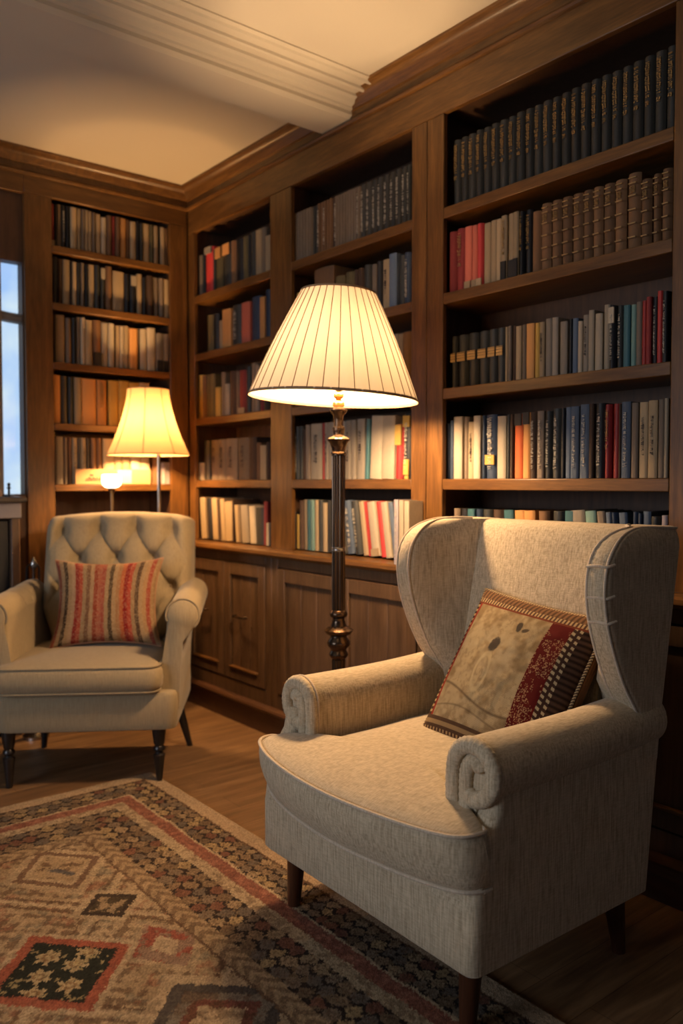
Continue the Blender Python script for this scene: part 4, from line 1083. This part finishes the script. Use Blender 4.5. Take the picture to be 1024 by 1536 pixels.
# ------------------------------------------------------------------ cushions with woven colours (vertex colour = yarn colour)
def grid_mesh(name, nx, ny, fpos, fcol, mat, parent=None, two_sided=None):
    u = np.linspace(-1, 1, nx); v = np.linspace(-1, 1, ny)
    U, V = np.meshgrid(u, v)
    co = fpos(U, V).reshape(-1, 3); col = fcol(U, V).reshape(-1, 3)
    idx = np.arange(nx * ny).reshape(ny, nx)
    q = np.stack([idx[:-1, :-1], idx[:-1, 1:], idx[1:, 1:], idx[1:, :-1]], -1).reshape(-1, 4)
    return co, col, q
def np_mesh(name, co, col, q, mat, parent=None):
    me = bpy.data.meshes.new(name)
    me.vertices.add(len(co)); me.vertices.foreach_set('co', co.astype(np.float32).ravel())
    me.loops.add(q.size); me.loops.foreach_set('vertex_index', q.astype(np.int32).ravel())
    me.polygons.add(len(q)); me.polygons.foreach_set('loop_start', np.arange(0, q.size, 4, dtype=np.int32))
    try: me.polygons.foreach_set('loop_total', np.full(len(q), 4, dtype=np.int32))
    except Exception: pass
    a = me.color_attributes.new('col', 'FLOAT_COLOR', 'POINT')
    rgba = np.concatenate([col, np.ones((len(col), 1))], 1).astype(np.float32)
    a.data.foreach_set('color', rgba.ravel())
    me.update(calc_edges=True); me.validate()
    for p in me.polygons: p.use_smooth = True
    return link(name, me, mat, parent)
def hsh(a, b, s=0.0):
    return np.mod(np.sin(a * 127.1 + b * 311.7 + s * 74.7) * 43758.5453, 1.0)
def vnoise(x, y, s=0.0):
    xi, yi = np.floor(x), np.floor(y); fx, fy = x - xi, y - yi
    fx = fx * fx * (3 - 2 * fx); fy = fy * fy * (3 - 2 * fy)
    return (hsh(xi, yi, s) * (1 - fx) + hsh(xi + 1, yi, s) * fx) * (1 - fy) + (hsh(xi, yi + 1, s) * (1 - fx) + hsh(xi + 1, yi + 1, s) * fx) * fy
def fbm(x, y, s=0.0): return .5 * vnoise(x, y, s) + .28 * vnoise(x * 2.1, y * 2.1, s + 1) + .22 * vnoise(x * 4.3, y * 4.3, s + 2)
def mixc(c, m, col):
    m = np.clip(m, 0, 1)[..., None]; return c * (1 - m) + np.array(col) * m
def sm(x, a, b): t = np.clip((x - a) / (b - a), 0, 1); return t * t * (3 - 2 * t)

def pillow(name, label, W_, H_, TK, col_front, col_back, n=180, pinch=.07, label_group=None, wrinkle=.004):
    root = empty(name, (0, 0, 0), 0, label, 'cushion')
    def pos(sign):
        def f(U, V):
            e = 1 - pinch * (1 - np.abs(V) ** 2.2) * 1.0
            g = 1 - pinch * (1 - np.abs(U) ** 2.2) * 1.0
            X = U * W_ / 2 * e; Y = V * H_ / 2 * g
            T = ((1 - U ** 2).clip(0) ** .42) * ((1 - V ** 2).clip(0) ** .42)
            Z = sign * TK / 2 * T
            Z = Z + sign * wrinkle * (fbm(U * 3 + 5, V * 3, 3.0) - .5) * 2 * T
            return np.stack([X, Y, Z], -1)
        return f
    co, col, q = grid_mesh('f', n, n, pos(1), col_front, weave_mat); np_mesh('front_panel', co, col, q, weave_mat, root)
    co, col, q = grid_mesh('b', n, n, pos(-1), col_back, weave_mat); np_mesh('back_panel', co, col, q[:, ::-1], weave_mat, root)
    edge = []
    m = 60
    for s_ in range(4):
        for i in range(m):
            t = -1 + 2 * i / m
            U, V = ((t, -1), (1, t), (-t, 1), (-1, -t))[s_]
            e = 1 - pinch * (1 - abs(V) ** 2.2); g = 1 - pinch * (1 - abs(U) ** 2.2)
            edge.append((U * W_ / 2 * e, V * H_ / 2 * g, 0))
    return root, edge
def frame_matrix(origin, xax, yax):
    x = Vector(xax).normalized(); z = x.cross(Vector(yax)).normalized(); y = z.cross(x)
    M = Matrix((x, y, z)).transposed().to_4x4(); M.translation = Vector(origin); return M

# kilim cushion on the wingback
def kil_front(U, V):
    c = np.zeros(U.shape + (3,)) + np.array((.46, .35, .19))
    f = fbm(U * 5, V * 5, 7.0); c = mixc(c, sm(f, .40, .75) * .85, (.24, .16, .075)); c = mixc(c, sm(fbm(U * 22, V * 22, 17), .5, .7) * .35, (.20, .13, .06)); c = mixc(c, sm(fbm(U * 3, V * 4, 9), .5, .8) * .6, (.52, .41, .24))
    thr = np.sin(U * 210) * np.sin(V * 210); c = c * (1 + .10 * thr[..., None])
    # smudged woven figures
    def blob(cu, cv, ru, rv, ang, s):
        ca, sa = math.cos(ang), math.sin(ang); x = ((U - cu) * ca + (V - cv) * sa) / ru; y = (-(U - cu) * sa + (V - cv) * ca) / rv
        return sm(1 - (x * x + y * y) + .9 * (fbm(U * 14, V * 14, s) - .5), .1, .6)
    c = mixc(c, blob(-.22, .30, .09, .13, -.2, 1) * .95, (.055, .045, .035)); c = mixc(c, blob(.02, .60, .055, .09, .2, 2) * .95, (.05, .04, .03)); c = mixc(c, blob(.13, .58, .07, .035, .3, 3) * .9, (.06, .045, .03))
    ringd = np.abs(np.sqrt(((U + .24) / .11) ** 2 + ((V + .08) / .24) ** 2) - 1); c = mixc(c, sm(.22 - ringd, 0, .15) * .7, (.56, .44, .24))
    c = mixc(c, sm(.55 - np.sqrt(((U + .24) / .11) ** 2 + ((V + .08) / .24) ** 2), 0, .3) * .6 * sm(fbm(U * 16, V * 16, 4), .4, .6), (.18, .12, .07))
    c = mixc(c, sm(.03 - np.abs(V + .42 + .10 * np.sin(U * 3 + 1)), 0, .03) * .8, (.13, .085, .045)); c = mixc(c, sm(.02 - np.abs(V + .62 + .05 * np.sin(U * 4)), 0, .02) * .6, (.15, .10, .05))
    # right block: dark red with flecks, beads, black gap
    red = U > .42
    fleck = (hsh(np.floor(U * 95), np.floor(V * 80 + np.floor(U * 95) * .5), 5) > .74) & (fbm(U * 6, V * 6, 2) > .38)
    c = np.where(red[..., None], np.array((.115, .010, .008)), c); c = np.where((red & fleck & (U < .72))[..., None], np.array((.38, .22, .11)), c)
    bead = (U > .72) & (U < .84); bb_ = (np.sin(V * 85 + U * 30) > .1) & (np.sin(U * 70) > -.4)
    c = np.where(bead[..., None], np.where(bb_[..., None], np.array((.52, .42, .24)), np.array((.06, .03, .02))), c)
    c = np.where((U > .84)[..., None], np.array((.05, .028, .018)) * (1 + .6 * np.sin(V * 90))[..., None], c)
    # left: thin red line, bead rope
    c = np.where(((U < -.84))[..., None], np.array((.30, .035, .02)), c)
    c = np.where(((U < -.89))[..., None], np.where((np.sin(V * 95) > 0)[..., None], np.array((.50, .36, .17)), np.array((.06, .03, .015))), c)
    # top: ruched brown band and bead rows
    c = np.where((V > .78)[..., None], np.array((.18, .045, .02)), c); c = np.where((V > .81)[..., None], np.where((np.sin(U * 120) > 0)[..., None], np.array((.46, .33, .17)), np.array((.10, .05, .03))), c)
    c = np.where((V > .87)[..., None], np.array((.16, .085, .042)) * (1 + .5 * np.sin(U * 90))[..., None], c)
    # bottom: stripes
    c = np.where((V < -.76)[..., None], np.where((np.sin(V * 62) > 0)[..., None], np.array((.10, .055, .03)), np.array((.34, .23, .11))), c)
    c = np.where((V < -.90)[..., None], np.where((np.sin(U * 100) * np.sin(V * 80) > 0)[..., None], np.array((.44, .30, .14)), np.array((.08, .035, .02))), c)
    return c.clip(.003, 1)
def kil_back(U, V):
    s = np.abs(U)
    c = np.zeros(U.shape + (3,)) + np.array((.045, .026, .016))
    c = np.where(((s > .74) & (s < .82))[..., None], np.array((.34, .16, .045)), c); c = np.where(((s > .62) & (s < .70))[..., None], np.array((.16, .05, .02)), c)
    c = c * (1 + .5 * np.sin(V * 120))[..., None]
    return c.clip(.003, 1)
kp, edge = pillow('throw_cushion', 'kilim throw cushion with faded linen centre and dark red border on the wingback', .420, .455, .145, kil_front, kil_back, 300, .05)
def Wl(a, b, z): return Vector((1.247 + a * math.cos(TH) + b * math.sin(TH), 1.119 - a * math.sin(TH) + b * math.cos(TH), z))
BL, TL, TR = Wl(.335, .546, .498), Wl(.545, .505, .855), Wl(.550, .108, .818)
ctr = (BL + TR) / 2 + Vector((.045, 0, .01))
kp.matrix_world = frame_matrix(ctr, TR - TL, TL - BL)
bm = bmesh.new(); tube(bm, edge, .0055, 8, True)
rope = NT('bead_rope'); w_ = rope.n('ShaderNodeTexWave'); w_.inputs['Scale'].default_value = 55; rope.l(rope.coord('Object', (1, 1, 1), (0, 0, .8)), w_.inputs['Vector'])
build('rope_edge', bm, rope.set(Base_Color=rope.ramp(w_.outputs['Fac'], [(.4, (.07, .035, .018)), (.6, (.50, .36, .18))]), Roughness=.9), kp)
bm = bmesh.new()
for i in range(3): tube(bm, [(e[0] * (1 - .012 * i), e[1] * (1 - .012 * i), -.014 * (i + 1)) for e in edge], .0055, 6, True)
build('gusset_cord', bm, plain('gusset_dark', (.26, .11, .035), .9, vary=.45, nscale=40), kp)

# ------------------------------------------------------------------ tufted armchair by the corner (local x depth, y width to picture right)
TA = math.atan2(.868, .496)
tc = empty('tufted_armchair', (.998, 3.312, 0), 0, 'cream button-tufted armchair with dark turned legs in the far left corner', 'armchair')
ax = Vector((.56, .83, 0)).normalized(); ay = Vector((.83, -.56, 0)).normalized()
# right-handed local frame: x = width toward picture right, y = depth
tc.rotation_euler = (0, 0, math.atan2(ay.y, ay.x))
# local coords: (w, dpt, z); legs at w 0 and .58
W0, W1 = -.045, .655
def rr2(w0, w1, d0, d1, r, z, n=5): return [(p.x, p.y, z) for p in roundpoly([(w0, d0), (w1, d0), (w1, d1), (w0, d1)], r, n)]
bm = bmesh.new()
loft(bm, [rr2(W0 + e, W1 - e, -.045 + e, .56 - e, .05, z) for z, e in ((.222, .02), (.228, .006), (.25, 0), (.31, -.002), (.36, 0), (.374, .006), (.378, .02))])
build('seat_base', bm, cream_fab, tc, smooth=50)
bm = bmesh.new()
loft(bm, [rr2(W0 + .005 + e, W1 - .065 - e, -.075 + e, .50 - e, .06, z) for z, e in ((.380, .02), (.384, .004), (.40, -.006), (.43, -.010), (.46, -.006), (.480, .004), (.488, .02), (.496, .05), (.503, .10), (.508, .16), (.510, .22))])
sc2 = build('seat_cushion', bm, cream_fab, tc, smooth=60)
for z in (.384, .482):
    piping(rr2(W0 + .007, W1 - .067, -.073, .498, .06, z, 8), .005, 'piping', cream_fab, sc2, True)
# arms: rolled, rising toward the back
def arm2(side):
    bm = bmesh.new(); RS = []
    N = 16
    for i in range(N + 1):
        t = i / N
        dpt = -.005 + .56 * t
        zc_ = .668 + .025 * t; r = .066
        s_ = 1.0 if i > 1 else (.86, .97)[i]
        if i == 1: dpt = .003
        if i == 2: dpt = .02
        ycen = -.062 - .01 * (1 - t)
        pts = []
        for k in range(20):
            a = math.radians(-20 + 245 * k / 19); pts.append((ycen + r * s_ * math.cos(a), zc_ + r * s_ * math.sin(a)))
        pts = [(ycen + .078 + .018, .36), (ycen + .078 + .01, .45), (ycen + .070, zc_ - .10)] + pts + [(ycen + .0, zc_ - .10), (ycen + .012, .45), (ycen + .018, .30), (ycen + .05, .30)]
        RS.append([((p[0] + .005) if side == 0 else (.61 - p[0] - .005), dpt, p[1]) for p in pts])
    if side: RS = [list(reversed(r)) for r in RS]
    loft(bm, RS); a = build('arm', bm, cream_fab, tc, smooth=60)
    ring = RS[2][3:-4] if not side else list(reversed(RS[2]))[3:-4]
    piping([(p[0], -.002 + .004, p[2]) for p in ring], .004, 'piping', cream_fab, a)
    for t in ((.45, .65) if side == 0 else ()):
        i = int(t * N); r_ = RS[i][5:16] if not side else list(reversed(RS[i]))[5:16]
        piping([(p[0], p[1], p[2] - .0015) for p in r_], .003, 'seam', button_fab, a)
arm2(0); arm2(1)
# tufted back: front surface grid in (w, s) with buttons on a diamond lattice
BW0, BW1 = .005, .665
bs = .081; bz = .120
btn = []
def hfun(w, z):
    p = (w - .305) / bs; q = (z - .975) / bz
    A_ = (p + q) / 1.0; B_ = (p - q) / 1.0
    if z > .975:                                   # only vertical folds above the first row
        return .55 + .45 * abs(math.cos(PI * (p - .5) + PI / 2)) ** .6 if True else 0
    a1 = abs(math.sin(PI * (p + q) / 2 + PI / 4 * 0 + PI / 2 * 0)); a2 = abs(math.sin(PI * (p - q) / 2))
    return (a1 * a2) ** .45
# buttons where both sines vanish: p+q and p-q even
nw, nz = 192, 120
G = []
def back_depth(z): return .455 + .16 * (z - .42) / .64
for j in range(nz + 1):
    row = []
    for i in range(nw + 1):
        u = i / nw; t = j / nz
        flare = 1 + .0 * t
        z = .42 + .62 * t
        w = BW0 + (BW1 - BW0) * u
        side = min(u, 1 - u)
        edge_ = min(side / .07, 1); edge_ = math.sqrt(max(0, 1 - (1 - edge_) ** 2))
        p = (w - .328) / bs; q = (z - .965) / bz
        a1 = abs(math.sin(PI * (p + q) / 2 + PI / 2)); a2 = abs(math.sin(PI * (p - q) / 2 + PI / 2))
        inb = sm(np.array(side), .02, .10) if False else min(1, max(0, (side - .03) / .07))
        DM = min(((p - pp) * bs) ** 2 + ((q - qq) * bz) ** 2 for pp in (math.floor(p), math.floor(p) + 1) for qq in (math.floor(q), math.floor(q) + 1) if (pp + qq) % 2) if q <= 0 else ((((p + 1) / 2 - round((p + 1) / 2)) * 2 * bs) ** 2 + (q * bz) ** 2)
        dim = 1 - math.exp(-DM / .028 ** 2)
        if q <= 0: h = .42 * (a1 * a2) ** .35 + .58 * dim
        else:
            fold = abs(math.cos(PI * p / 2 * 1.0 + 0)) if False else abs(math.sin(PI * (p + 1) / 2 * 1.0)) ** .5
            fold = abs(math.sin(PI * (p + 1) / 2)) if False else fold
            h0 = (abs(math.sin(PI * (p) / 2 + PI / 2)) ** 2) ** .42
            k = min(q, 1); h = .42 * (h0 * (1 - k) + (.4 + .6 * h0) * k) + .58 * dim
        h = h * inb + 1 * (1 - inb) * .8
        dd = back_depth(z) - .030 * edge_ - .075 * h * edge_
        ztop = z
        wn = w + (.5 - u) * .11 * (1 - min(max((z - .50) / .14, 0), 1))
        if t > .86:                                  # roll over the top
            f = (t - .86) / .14; ang = f * PI / 2
            zb0 = .42 + .62 * .86; dd = dd + (1 - math.cos(ang)) * .085; ztop = zb0 + math.sin(ang) * .085
            crown = 0
        ztop += .022 * math.cos((u - .5) * PI) * t
        ztop -= (1 - edge_) * .030 * t ** 4
        row.append((wn, dd, ztop))
    G.append(row)
bm = bmesh.new()
VV = [[bm.verts.new(p) for p in r] for r in G]
for j in range(nz):
    for i in range(nw): bm.faces.new((VV[j][i], VV[j][i + 1], VV[j + 1][i + 1], VV[j + 1][i]))
# rear shell
rear = []
for j in range(nz + 1):
    t = j / nz; z = G[j][0][2]
    rear.append([bm.verts.new((BW0 + (BW1 - BW0) * (i / 8) + (.5 - i / 8) * .11 * (1 - min(max((z - .50) / .14, 0), 1)), back_depth(.42 + .62 * t) + .085 + .03 * math.sin(PI * t), min(G[j][min(i * 24, nw)][2], 1.06) if j > 0 else .36)) for i in range(9)])
for j in range(nz):
    for i in range(8): bm.faces.new((rear[j][i + 1], rear[j][i], rear[j + 1][i], rear[j + 1][i + 1]))
    bm.faces.new((VV[j][0], VV[j + 1][0], rear[j + 1][0], rear[j][0])); bm.faces.new((VV[j + 1][nw], VV[j][nw], rear[j][8], rear[j + 1][8]))
for i in range(8):
    bm.faces.new([VV[nz][k] for k in range(i * 24, i * 24 + 25)] + [rear[nz][i + 1], rear[nz][i]])
tb = build('backrest', bm, cream_fab, tc, smooth=70)
for q in range(0, -5, -1):
    for p in range(-5, 6):
        if (p + q) % 2 == 0: continue
        w = .328 + p * bs; z = .965 + q * bz
        if w < BW0 + .05 or w > BW1 - .05 or z < .50: continue
        bm = bmesh.new(); bmesh.ops.create_uvsphere(bm, u_segments=12, v_segments=8, radius=.011, matrix=Matrix.Translation((w, back_depth(z) - .036, z)) @ Matrix.Diagonal((1, .5, 1, 1)))
        build('button', bm, button_fab, tb)
# legs: turned in front, plain splayed behind
def turned(x, y, b0=0.0):
    bm = bmesh.new(); lathe(bm, [(b0, .011), (b0 + .008, .013), (.06, .017), (.105, .022), (.118, .024), (.124, .016), (.130, .015), (.138, .023), (.146, .023), (.154, .017), (.165, .022), (.20, .026), (.224, .027)], 24, x, y); build('leg', bm, black_lacquer, tc)
turned(.0, .0); turned(.58, .0, .0125)
for x, y, dx in ((.02, .47, -.02), (.60, .44, .055)): tapered_leg(tc, x, y, .224, .024, .013, dx, .03, black_lacquer)

# striped cushion
def stripe_front(U, V):
    cols = [(.32, .10, .06), (.36, .28, .17), (.06, .045, .03), (.38, .30, .18), (.44, .34, .22), (.28, .035, .03), (.40, .10, .06), (.34, .27, .16), (.20, .12, .07), (.40, .31, .19), (.30, .07, .04), (.38, .14, .09), (.34, .10, .07), (.36, .29, .17),
            (.08, .06, .035), (.40, .31, .18), (.38, .24, .12), (.46, .15, .06), (.26, .02, .02), (.40, .08, .05), (.34, .26, .15), (.09, .06, .04), (.38, .30, .18), (.42, .30, .16), (.35, .09, .06), (.38, .28, .16)]
    n = len(cols); k = np.clip(((U + 1) / 2 * n), 0, n - 1e-3); k = np.clip(k + .25 * (fbm(V * 10, U * 4, 2) - .5), 0, n - 1e-3)
    c = np.array(cols)[np.floor(k).astype(int)]
    fine = np.sin(V * 150 + np.floor(k) * 1.7) * np.sin((k % 1) * PI); c = c * (1 + .45 * fine)[..., None] * np.array((.78, .66, .60))
    c = mixc(c, (hsh(np.floor(U * 90), np.floor(V * 60), 3) > .8) * .35, (.5, .4, .25))
    return c.clip(.003, 1)
sp_, edge = pillow('throw_cushion', 'red and cream vertically striped throw cushion on the tufted chair', .46, .385, .14, stripe_front, lambda U, V: np.zeros(U.shape + (3,)) + np.array((.30, .16, .09)), 200, .14)
def Tl(w, d, z): return Vector((.998, 3.312, 0)) + ay * w + ax * d + Vector((0, 0, z))
SB, ST = Tl(.285, .215, .497), Tl(.375, .345, .85)
sp_.matrix_world = frame_matrix((SB + ST) / 2 + Vector((0, 0, .012)), ay * 1.0 + Vector((0, 0, .012)), ST - SB)
bm = bmesh.new(); tube(bm, edge, .004, 6, True); build('seam', bm, plain('seam_tan', (.34, .18, .10), .9), sp_)

# ------------------------------------------------------------------ rug
RX0, RX1, RY0, RY1 = -.55, 1.50, .25, 3.10
gx, gy = 513, 713
X, Y = np.meshgrid(np.linspace(RX0, RX1, gx), np.linspace(RY0, RY1, gy))
def rug_cols(X, Y):
    X0, Y0 = X, Y
    X = X + .010 * (fbm(X * 55, Y * 55, 21) - .5) + .006 * (hsh(np.floor(X * 240), np.floor(Y * 240), 2) - .5); Y = Y + .010 * (fbm(X * 55 + 9, Y * 55, 22) - .5) + .006 * (hsh(np.floor(X0 * 240), np.floor(Y * 240), 4) - .5)
    u1, u2, v1, v2 = RX1 - X, X - RX0, RY1 - Y, Y - RY0
    wob = .006 * (fbm(X * 9, Y * 9, 2) - .5) * 2
    e = np.minimum(np.minimum(u1, u2), np.minimum(v1, v2)) + wob
    along = np.where(np.minimum(u1, u2) < np.minimum(v1, v2), Y, X)
    tan, tan2, brown, dark, red, grey = (.34, .245, .145), (.47, .36, .225), (.105, .058, .034), (.035, .024, .020), (.26, .070, .045), (.20, .17, .13)
    f1 = fbm(X * 32, Y * 32, 1); f2 = fbm(X * 60, Y * 60, 4); f3 = fbm(X * 4, Y * 4, 8)
    c = np.zeros(X.shape + (3,)) + np.array(tan)
    c = mixc(c, sm(f3, .35, .7) * .5, tan2)
    # field motifs: broken brown strokes
    A1 = np.abs(np.sin((X + Y) * 46)) ; A2 = np.abs(np.sin((X - Y) * 46))
    st = sm(fbm(X * 34, Y * 34, 11) + .12 * np.sin((X + Y) * 120) + .12 * np.sin((X - Y) * 120), .50, .64)
    c = mixc(c, st * .68, brown); c = mixc(c, sm(fbm(X * 30, Y * 30, 31), .62, .7) * .5, (.26, .10, .06)); c = mixc(c, sm(fbm(X * 24, Y * 24, 41), .6, .72) * .5, (.17, .16, .12))
    def dia(cx, cy, hx, hy): return np.abs(X - cx) / hx + np.abs(Y - cy) / hy + .10 * (f1 - .5)
    # lattice of large faint diamonds
    D = np.abs(np.mod((X - .89) / .56 + .5, 1) - .5) * 2; E = np.abs(np.mod((Y - 2.49) / .62 + .5, 1) - .5) * 2
    L_ = D + E
    c = mixc(c, (np.abs(L_ - 1) < .035) * .85, tan2); c = mixc(c, (np.abs(L_ - .90) < .022) * .75, brown); c = mixc(c, (np.abs(L_ - 1.12) < .022) * .6, brown)
    def medal(c, cx, cy, hx, hy, rings, inner):
        d = dia(cx, cy, hx, hy)
        for lim, col, a in rings: c = mixc(c, (d < lim) * a, col)
        return mixc(c, (d < inner[0]) * inner[2], inner[1]), d
    c, d = medal(c, .89, 2.49, .135, .16, ((1.25, tan2, .6), (1.0, (.13, .07, .045), .85), (.80, tan2, .8)), (.68, tan, .9))
    c = mixc(c, (d < .62) * sm(f1, .5, .6) * .8, brown); c = mixc(c, sm(.016 - np.abs((X - .89) * .9 + (Y - 2.47) * .55), 0, .01) * (d < .6) * (Y < 2.50) * .8, (.05, .06, .08))
    c, d = medal(c, .925, 2.186, .088, .080, ((1.35, tan2, .6), (1.0, dark, .95)), (.72, (.08, .06, .035), .8)); c = mixc(c, (d < .7) * sm(f2, .5, .55) * .8, tan)
    c, d = medal(c, .700, 1.962, .190, .200, ((1.12, tan2, .5), (1.0, (.29, .060, .035), .85), (.80, dark, .97)), (.78, (.022, .026, .020), .9))
    for fx, fy in ((.70, 2.035), (.745, 1.965), (.655, 1.97), (.70, 1.89), (.79, 2.0), (.62, 1.91)):
        r_ = np.sqrt((X - fx) ** 2 + (Y - fy) ** 2); an = np.arctan2(Y - fy, X - fx); R_ = .026 + .007 * np.cos(an * 6)
        c = mixc(c, (r_ < R_) * (d < .76) * .9, (.44, .34, .19)); c = mixc(c, (np.abs(r_ - .012) < .003) * (d < .76) * .8, (.20, .11, .05))
    c = mixc(c, (d < .76) * (f2 > .66) * .8, (.30, .24, .12))
    c, d = medal(c, .955, 1.905, .090, .120, ((1.3, tan2, .5), (1.0, (.24, .15, .11), .8)), (.45, tan2, .8)); c = mixc(c, ((d > .45) & (d < 1)) * sm(f1, .5, .58) * .75, (.28, .055, .035))
    c, d = medal(c, .90, 1.555, .20, .185, ((1.25, tan2, .6), (1.0, (.055, .050, .050), .92), (.78, grey, .9), (.58, (.16, .05, .035), .9)), (.40, tan2, .85)); c = mixc(c, (d < .8) * sm(f1, .52, .6) * .6, brown)
    c, d = medal(c, .55, 1.45, .16, .18, ((1.2, tan2, .5), (1.0, (.25, .06, .04), .9), (.78, tan, .9)), (.4, dark, .85))
    c, d = medal(c, .35, 2.3, .18, .2, ((1.2, tan2, .5), (1.0, (.25, .06, .04), .9), (.78, (.03, .03, .025), .95)), (.4, tan2, .85))
    # borders
    def band(c, a, b, col, al=1.0): return mixc(c, ((e >= a) & (e < b)) * al, col)
    c = band(c, .405, .470, tan); c = mixc(c, ((e >= .405) & (e < .470)) * (np.sin(along * 120 + np.abs(e - .437) * 160) > .1) * .55, brown); c = band(c, .462, .470, brown, .8)
    cellc = np.array([(.30, .21, .125), (.20, .14, .085), (.40, .29, .17), (.22, .10, .065), (.17, .14, .11), (.46, .33, .17), (.25, .19, .13)])
    def lattice(c, a, b, rows, seed, bg):
        m = (e >= a) & (e < b); v = (e - a) / (b - a) * rows; ln = (b - a) / rows * 1.15
        r_ = np.floor(v); uu = along / ln + .5 * np.mod(r_, 2) + .55 * (fbm(along * 26, e * 26, seed) - .5); k = np.floor(uu); du = np.abs(uu - k - .5) * 2; dv = np.abs(v - r_ - .5) * 2
        c = mixc(c, m * 1.0, bg)
        cell = cellc[(hsh(k, r_, seed) * 6.99).astype(int)]
        ins = (du * 1.05 + dv * .85 + .55 * (f2 - .5)) < 1.10
        mm = (m & ins)[..., None] * .78; c = c * (1 - mm) + cell * mm
        c = mixc(c, m * (np.abs(du + dv - .55) < .12) * (f2 > .35) * .6, (.09, .05, .03)); c = mixc(c, m * ~ins * (f2 > .62) * .5, (.26, .18, .10))
        return c
    c = lattice(c, .275, .405, 3, 3.0, (.038, .027, .022))
    c = band(c, .232, .275, tan2, .9); c = mixc(c, ((e >= .232) & (e < .275)) * sm(f2, .48, .6) * .6, brown)
    c = band(c, .183, .232, (.23, .085, .058), .9); c = mixc(c, ((e >= .183) & (e < .232)) * sm(f2, .5, .7) * .5, (.36, .17, .11)); c = band(c, .176, .185, tan2, .9)
    c = lattice(c, .066, .176, 3, 6.0, (.030, .022, .019)); c = band(c, .060, .068, brown, .9)
    c = mixc(c, (e < .060) * 1.0, (.44, .32, .20)); c = mixc(c, (e < .060) * sm(f2, .45, .7) * .35, (.30, .20, .12))
    c = c * (.72 + .5 * f2)[..., None] * (.85 + .3 * f3)[..., None] * (.70 + .6 * hsh(np.floor(X0 * 250), np.floor(Y0 * 250), 9))[..., None]
    return c.clip(.004, 1)
colr = rug_cols(X, Y)
rs = np.random.RandomState(5)
Z = .0105 + .0018 * rs.rand(gy, gx) + .0015 * fbm(X * 40, Y * 40, 3)
ed = (X <= RX0) | (X >= RX1) | (Y <= RY0) | (Y >= RY1); Z[ed] = .0005
JX = X + .0016 * (rs.rand(gy, gx) - .5) * ~ed; JY = Y + .0016 * (rs.rand(gy, gx) - .5) * ~ed
idx = np.arange(gx * gy).reshape(gy, gx)
q = np.stack([idx[:-1, :-1], idx[:-1, 1:], idx[1:, 1:], idx[1:, :-1]], -1).reshape(-1, 4)
rug = np_mesh('area_rug', np.stack([JX, JY, Z], -1).reshape(-1, 3), colr.reshape(-1, 3), q, rug_mat)
tag(rug, 'worn oriental rug with diamond medallions and dark floral borders on the wood floor', 'rug')
